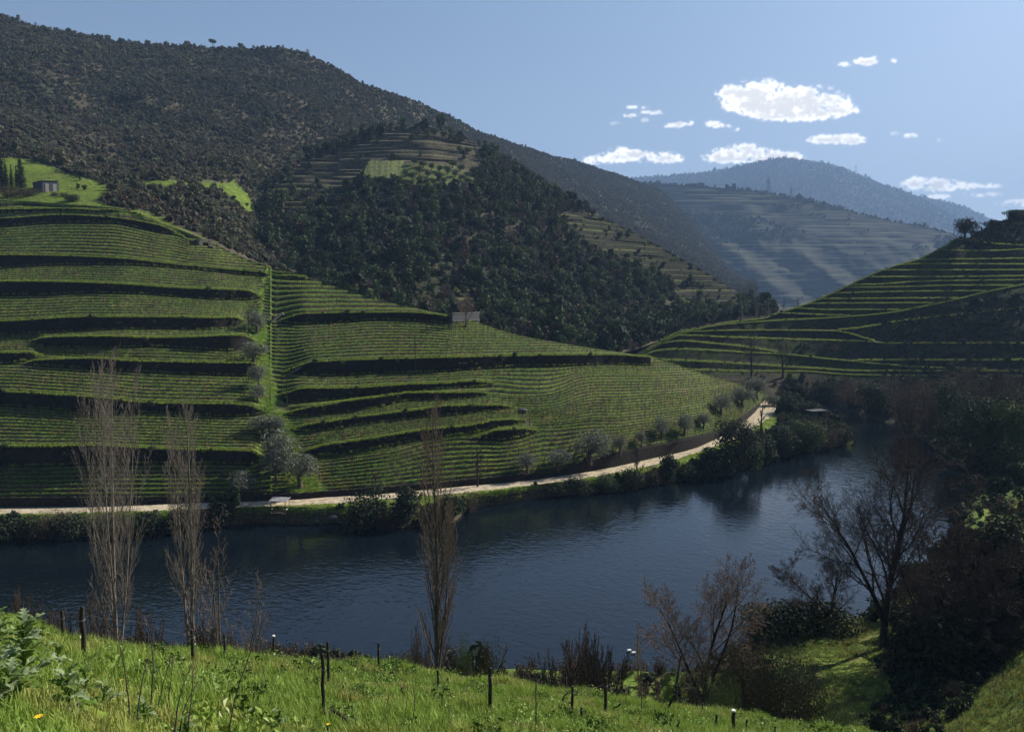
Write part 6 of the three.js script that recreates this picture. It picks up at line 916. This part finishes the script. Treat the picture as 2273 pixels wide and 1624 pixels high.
{
  // weathered posts: X, base, top, thickness
  const posts = [[719, 1622, 1451, 9], [729, 1522, 1424, 7], [841, 1490, 1427, 6], [973, 1551, 1488, 6], [994, 1532, 1505, 6], [1051, 1517, 1454, 5], [1088, 1582, 1482, 9], [1160, 1517, 1493, 4], [1220, 1538, 1502, 4], [1256, 1517, 1493, 4], [1270, 1588, 1524, 7], [1291, 1596, 1570, 6], [1344, 1588, 1505, 8], [1352, 1555, 1520, 6], [1386, 1558, 1529, 6], [1500, 1571, 1519, 6], [1559, 1592, 1561, 4], [1590, 1632, 1587, 6], [1627, 1636, 1578, 9], [1657, 1640, 1597, 5], [188, 1485, 1348, 11], [141, 1436, 1356, 8], [328, 1447, 1402, 5], [500, 1466, 1407, 6], [429, 1478, 1399, 8], [609, 1466, 1412, 6], [1720, 1640, 1612, 5]];
  const words = ['thickest dark post at the bottom, left of the old curled vine trunk', 'post just behind and right of the thickest bottom post', 'slim post left of the small round shrub on the brow', 'post in front of the middle poplar trunk', 'short stump post right of the middle poplar', 'slim post below the crooked sapling', 'stout post with a curved vine clinging to its left', 'tiny far post at the brow left of the brown thicket', 'slim far post before the brown thicket', 'tiny far post before the middle of the brown thicket', 'post right of the S shaped vine, lower middle', 'short post stub right of that lower middle post', 'tall dark post among the crowd right of the brown thicket', 'shorter post just behind the tall one right of the thicket', 'post beside the leaning stake right of the thicket', 'post with a leaning stake under the round leafless tree', 'small far post left of the bramble thicket', 'dark post near the bottom edge at lower right', 'thick post with a white top at the bottom edge', 'thin post right of the white topped one', 'thickest post at left, standing against the dark water', 'thinner post left of the thickest left one', 'small far post between the two left poplars', 'slim post under the small spreading leafless tree', 'post in front of the second poplar trunk', 'far post with a pale top on the brow left of the middle', 'last small post at lower right'];
  posts.forEach(([X, Yb, Yt, w], k) => {
    let p = nearSheet.pick(X, Yb); if (proj(p)[1] > Yb + 12 || Yb < browY(X) + 2) p = nearSheet.atD(X, browD(X) + 1.0);
    const D = -p[2], H = at(X, Yt, D)[1] - p[1], r = w / F * D / 2, t = thing('vine_post', words[k], 'post', [p[0], p[1], p[2]], k); seed(500 + k);
    const pts = []; for (let q = 0; q <= 6; q++) { const f = q / 6; pts.push([gauss() * r * 0.18 + (rr(-1, 1) * 0.02) * f, lerp(-0.3, H, f), gauss() * r * 0.18, r * lerp(1.08, 0.92, f) * rr(0.93, 1.07)]); }
    part('shaft', new MB().tube(pts, 8).geo(), M.post, t); if (k === 18 || k === 25) part('cap', new THREE.CylinderGeometry(r * 1.0, r * 1.05, 0.05, 8).translate(0, H + 0.02, 0), MAT.white, t, 'white painted top'); else part('wire_tie', new THREE.TorusGeometry(r * 1.1, 0.007, 5, 10).rotateX(Math.PI / 2).translate(0, H * 0.8, 0), MAT.steel, t);
  });
  // leaning stakes
  for (const [X0, Y0, X1, Y1, D, label] of [[1362, 1556, 1378, 1530, 29, 'stake leaning right beside a post under the brown thicket'], [1476, 1586, 1496, 1538, 27, 'stake leaning against the post under the round leafless tree']]) { const a = nearSheet.pick(X0, Y0), b = at(X1, Y1, -a[2]), t = thing('leaning_stake', label, 'stake', a); part('shaft', new MB().tube([[0, -0.2, 0, 0.05], [(b[0] - a[0]) * 0.5, (b[1] - a[1]) * 0.5, 0.05, 0.048], [b[0] - a[0], b[1] - a[1], 0.1, 0.04]], 7).geo(), M.post, t); }
  // thin upright stakes
  for (const [X, Yb, Yt, label] of [[1190, 1622, 1504, 'thin knotted sapling stake in the lower middle of the grass'], [1424, 1588, 1463, 'thin upright stake below the slender sapling']]) { const p = nearSheet.pick(X, Yb), H = heightTo(p, X, Yt), t = thing('thin_stake', label, 'stake', p); seed(X); const q = []; for (let k = 0; k <= 6; k++) q.push([gauss() * 0.012, lerp(-0.2, H, k / 6), gauss() * 0.012, 0.022 - k * 0.002]); const m = new MB().tube(q, 6); for (let k = 0; k < 7; k++) { const y = H * rr(0.3, 0.9), a = rnd() * 6.28; m.tube([[0, y, 0, 0.009], [Math.cos(a) * 0.06, y + 0.12, Math.sin(a) * 0.06, 0.004]], 3); } part('stem', m.geo(), M.bark, t); }
  // old vine stumps, each a gnarled curve read from the photograph
  const vines = [[[[680, 1502], [686, 1492], [684, 1484], [690, 1480]], 3.5, 'small hooked vine stump left of the thick bottom post'], [[[890, 1560], [902, 1552], [898, 1540], [890, 1532], [894, 1524]], 5, 'S shaped vine stump in the grass below the middle poplar'], [[[930, 1568], [935, 1554], [941, 1544], [946, 1536]], 5, 'slanting vine stump right of the S shaped one'], [[[1022, 1560], [1020, 1546], [1018, 1537], [1026, 1534], [1036, 1533]], 4.5, 'vine stump bent to the right, lower middle'], [[[1082, 1521], [1072, 1518], [1066, 1508], [1066, 1498], [1070, 1495]], 4, 'curved vine clinging to the left of the stout post'], [[[782, 1628], [776, 1612], [764, 1596], [748, 1582], [736, 1580], [728, 1586]], 11, 'thickest curled old vine trunk at the bottom beside the post'], [[[744, 1482], [742, 1472], [748, 1464], [754, 1461]], 3.5, 'tiny vine stump on the brow right of the second post'], [[[1258, 1562], [1250, 1552], [1254, 1542], [1262, 1538]], 4.5, 'S shaped vine stump right of the tiny far posts'], [[[1372, 1594], [1364, 1580], [1362, 1572], [1372, 1566], [1378, 1562]], 5, 'hooked vine stump right of the tall dark post'], [[[1392, 1584], [1404, 1582], [1418, 1584], [1432, 1587]], 4, 'vine lying flat in the grass at lower right'], [[[1326, 1541], [1340, 1540], [1352, 1540]], 3.5, 'flat vine arm by the crowd of posts'], [[[1504, 1628], [1504, 1612], [1508, 1602], [1504, 1596]], 4.5, 'upright vine stump at the bottom edge, lower right'], [[[1450, 1602], [1456, 1594], [1464, 1590]], 5, 'short dark vine stump lower right of the hooked one'], [[[1568, 1624], [1574, 1614], [1582, 1610]], 4, 'small vine stump near the bottom posts at lower right'], [[[230, 1480], [236, 1470], [232, 1462], [234, 1457]], 4, 'short dark vine stump right of the thickest left post'], [[[968, 1548], [960, 1556], [950, 1562]], 3, 'thin vine arm reaching down left of the poplar post']];
  vines.forEach(([pts, w, label], k) => { const f = nearSheet.pick(...pts[0]), D = -f[2], r = w / F * D / 2; seed(700 + k); const c = new THREE.CatmullRomCurve3(pts.map(([X, Y], i) => { const q = at(X, Y, D - 0.05 * i); return new THREE.Vector3(q[0] - f[0], q[1] - f[1], q[2] - f[2] + rr(-0.04, 0.04)); })), n = 18, q = [[0, -0.15, 0, r * 1.1]]; for (let i = 0; i <= n; i++) { const v = c.getPoint(i / n); q.push([v.x + gauss() * r * 0.25, v.y + gauss() * r * 0.25, v.z + gauss() * r * 0.25, r * lerp(1.1, 0.6, i / n) * rr(0.8, 1.25)]); } const t = thing('old_vine', label, 'vine', f); part('trunk', new MB().tube(q, 7).geo(), M.darkBark, t); const e = q[q.length - 1], sh = new MB(); for (let i = 0; i < 3; i++) sh.tube([[e[0], e[1], e[2], r * 0.35], [e[0] + rr(-0.1, 0.1), e[1] + rr(0.05, 0.15), e[2] + rr(-0.1, 0.1), r * 0.2], [e[0] + rr(-0.2, 0.2), e[1] + rr(0.1, 0.28), e[2] + rr(-0.2, 0.2), 0.003]], 4); part('shoots', sh.geo(), M.twig, t); });
  // trellis wires
  const W = (list, label) => { const pts = list.map(([X, Y, Yg]) => { const g = nearSheet.pick(X, Yg); return at(X, Y, -g[2]); }), q = []; pts.forEach((p, i) => { q.push([...p, 0.0032]); if (i < pts.length - 1) { const n = pts[i + 1]; for (const f of [0.33, 0.67]) q.push([lerp(p[0], n[0], f), lerp(p[1], n[1], f) - 0.04, lerp(p[2], n[2], f), 0.0032]); } }); const t = thing('trellis_wire', label, 'wire', [0, 0, 0]); part('strand', new MB().tube(q, 4).geo(), M.bark, t); };
  W([[188, 1362, 1485], [300, 1378, 1480], [429, 1410, 1478]], 'wire strung from the thickest left post toward the second poplar'); W([[729, 1458, 1522], [841, 1466, 1492], [973, 1510, 1552], [1088, 1520, 1582]], 'sagging wire through the middle posts of the near slope'); W([[1088, 1560, 1582], [1270, 1575, 1588], [1344, 1570, 1588]], 'low wire right of the stout post'); W([[1270, 1535, 1588], [1344, 1518, 1588], [1500, 1530, 1571], [1627, 1590, 1636]], 'upper wire between the posts at lower right');
  // dry stems standing in the grass
  const stems = [[[288, 1640], [286, 1560], [275, 1480], [264, 1426]], [[326, 1640], [339, 1500], [338, 1450], [324, 1368]], [[340, 1640], [352, 1560], [378, 1458]], [[360, 1640], [372, 1560], [384, 1460]], [[384, 1640], [400, 1540], [424, 1475]], [[396, 1640], [410, 1570], [440, 1510]], [[505, 1640], [524, 1540], [556, 1446], [577, 1360]], [[217, 1640], [215, 1560], [213, 1510]], [[300, 1640], [312, 1530], [326, 1462]], [[412, 1640], [424, 1560], [428, 1480]], [[892, 1640], [900, 1580], [905, 1520]], [[908, 1640], [920, 1560], [914, 1500]], [[860, 1640], [856, 1590], [862, 1540]], [[590, 1520], [586, 1495], [584, 1478]]];
  const stemWords = ['leaning left from the weeds', 'tallest straight stalk with a forked tip', 'left of the stalk bundle', 'in the middle of the stalk bundle', 'right of the stalk bundle', 'bending right at the bundle', 'long arching stalk reaching over the brow at right of the bundle', 'short stalk by the leafy weeds', 'slim stalk beside the tallest one', 'upright stalk before the second poplar post', 'in the small clump below the S shaped vine', 'taller one of the small clump below the S shaped vine', 'left one of the small clump below the S shaped vine', 'little stalk on the brow left of the thick post'];
  stems.forEach((pts, k) => { seed(900 + k); const D0 = k > 9 ? (k === 13 ? 16 : 12) : 6.4 + (k % 4) * 0.5, c = new THREE.CatmullRomCurve3(pts.map(([X, Y], i) => new THREE.Vector3(...at(X, Y, D0 + 0.25 * i)))), b = c.getPoint(0), gy = nearSheet.atD(pts[0][0], D0)[1], q = [[0, gy - b.y - 0.1, 0, 0.009]]; for (let i = 0; i <= 10; i++) { const v = c.getPoint(i / 10); q.push([v.x - b.x + gauss() * 0.004, v.y - b.y, v.z - b.z, lerp(0.0085, 0.0035, i / 10)]); } const t = thing('dry_stalk', 'dry dark stalk ' + stemWords[k], 'stalk', [b.x, b.y, b.z]); part('stem', new MB().tube(q, 5).geo(), M.darkBark, t); const s = new MB(), e = q[q.length - 1]; for (let i = 0; i < 3; i++) s.tube([[e[0], e[1] - 0.05 * i, e[2], 0.003], [e[0] + rr(-0.06, 0.06), e[1] + rr(0.02, 0.08), e[2] + rr(-0.03, 0.03), 0.0015]], 3); part('side_shoots', s.geo(), M.twig, t); });
}
// ---------------------------------------------------------------- big leafed weeds in the lower left corner
const weedLeaf = [0, 1, 2, 3].map((v) => {
  seed(1000 + v); const n = 22, mb = new MB(), L = 1, mid = [];
  for (let i = 0; i <= n; i++) { const t = i / n, lob = 1 - 0.62 * Math.pow(Math.abs(Math.sin(t * Math.PI * 4.5 + v)), 1.3), w = 0.30 * Math.pow(Math.sin(Math.PI * clamp(t * 0.94 + 0.05)), 0.8) * (1.25 - 0.55 * t) * lob + 0.004, arch = 0.22 * Math.sin(t * 2.3) - 0.28 * t * t, z = t * L; const c = mb.v(0, arch, z), f = 0.25 + 0.1 * Math.sin(t * 14 + v), l1 = mb.v(-w * 0.55, arch + w * f, z + w * 0.25), l2 = mb.v(-w, arch + w * f * 0.9 - 0.02 + 0.02 * Math.sin(t * 31 + v), z + w * 0.45), r1 = mb.v(w * 0.55, arch + w * f, z + w * 0.25), r2 = mb.v(w, arch + w * f * 0.9 - 0.02 + 0.02 * Math.sin(t * 29 + 2 + v), z + w * 0.45); mid.push([c, l1, l2, r1, r2]); }
  for (let i = 0; i < n; i++) { const a = mid[i], b = mid[i + 1]; mb.quad(a[0], b[0], b[1], a[1]); mb.quad(a[1], b[1], b[2], a[2]); mb.quad(a[0], a[3], b[3], b[0]); mb.quad(a[3], a[4], b[4], b[3]); }
  return mb.geo();
});
const weedMats = [leafMat(0.15, 0.22, 0.05, 0.4, 0.5), leafMat(0.24, 0.30, 0.15, 0.3, 0.45), leafMat(0.12, 0.20, 0.025, 0.5, 0.5)];
const stalkGeo = new MB().tube([[0, 0, 0, 0.018], [0, 0.5, 0.02, 0.013], [0, 1, 0, 0.006]], 6).geo();
[[60, 1560, 6.4, 26, 0.30, 0.55, 'big pale leafed weed in the lower left corner, largest of all'], [-10, 1520, 6.8, 18, 0.28, 0.55, 'big leafed weed cut by the left edge'], [150, 1620, 6.0, 18, 0.25, 0.34, 'leafy weed at the bottom right of the largest one'], [20, 1630, 5.6, 18, 0.24, 0.25, 'low leafy weed in the very corner at lower left'], [50, 1490, 8.6, 14, 0.24, 0.5, 'leafy weed behind the largest one, touching the brow grass'], [130, 1500, 8.4, 12, 0.2, 0.4, 'bright green leafed weed between the largest weed and the left post'], [235, 1625, 6.6, 14, 0.17, 0.22, 'low weed left of the dry stalk bundle'], [320, 1622, 6.8, 13, 0.15, 0.2, 'low weed at the foot of the dry stalk bundle'], [410, 1628, 7.0, 13, 0.15, 0.2, 'low weed right of the dry stalk bundle'], [190, 1575, 7.2, 15, 0.2, 0.3, 'weed with spread leaves right of the largest one']].forEach(([X, Y, D, n, L, H, label], k) => {
  const g = nearSheet.atD(X, D), t = thing('leafy_weed', label, 'weed', g, k); seed(1100 + k);
  const st = part('stalk', stalkGeo, weedMats[2], t); st.scale.set(1, H, 1);
  for (let i = 0; i < n; i++) { const f = (i + 0.5) / n, o = part('leaf', weedLeaf[(i + k) % 4], weedMats[(i * 7 + k) % 3], t), s = L * rr(0.75, 1.2) * lerp(1.1, 0.55, f); o.position.set(0, H * lerp(0.12, 1, f), 0); o.rotation.order = 'YXZ'; o.rotation.set(lerp(-0.15, -0.8, f) + gauss() * 0.2, i * 2.4 + rr(-0.4, 0.4), gauss() * 0.25); o.scale.set(s, s, s); }
});
// small yellow flowers
for (const [X, Y, D, label] of [[269, 1509, 9.5, 'yellow flower in the grass left of the tallest dry stalk'], [87, 1620, 5.0, 'orange yellow flower at the bottom among the leafy weeds'], [728, 1607, 11, 'pale yellow flower tuft beside the thickest bottom post']]) { const g = nearSheet.atD(X, D), y = at(X, Y, D)[1], q = at(X, Y, D), t = thing('flower', label, 'flower', [q[0], g[1], q[2]]), h = Math.max(0.1, y - g[1]); part('stem', new MB().tube([[0, -0.05, 0, 0.004], [0, h, 0, 0.003]], 5).geo(), LM.green, t); const pm = new MB(); for (let k = 0; k < 8; k++) { const a = k * 0.785, c = Math.cos(a), s = Math.sin(a), i0 = pm.v(0, h, 0), i1 = pm.v(c * 0.022 - s * 0.008, h + 0.008, s * 0.022 + c * 0.008), i2 = pm.v(c * 0.03, h + 0.004, s * 0.03), i3 = pm.v(c * 0.022 + s * 0.008, h + 0.008, s * 0.022 - c * 0.008); pm.quad(i0, i1, i2, i3); } part('petals', pm.geo(), mat({ color: lin(0.75, 0.48, 0.03), side: THREE.DoubleSide }), t); }

renderer.render(scene, camera);
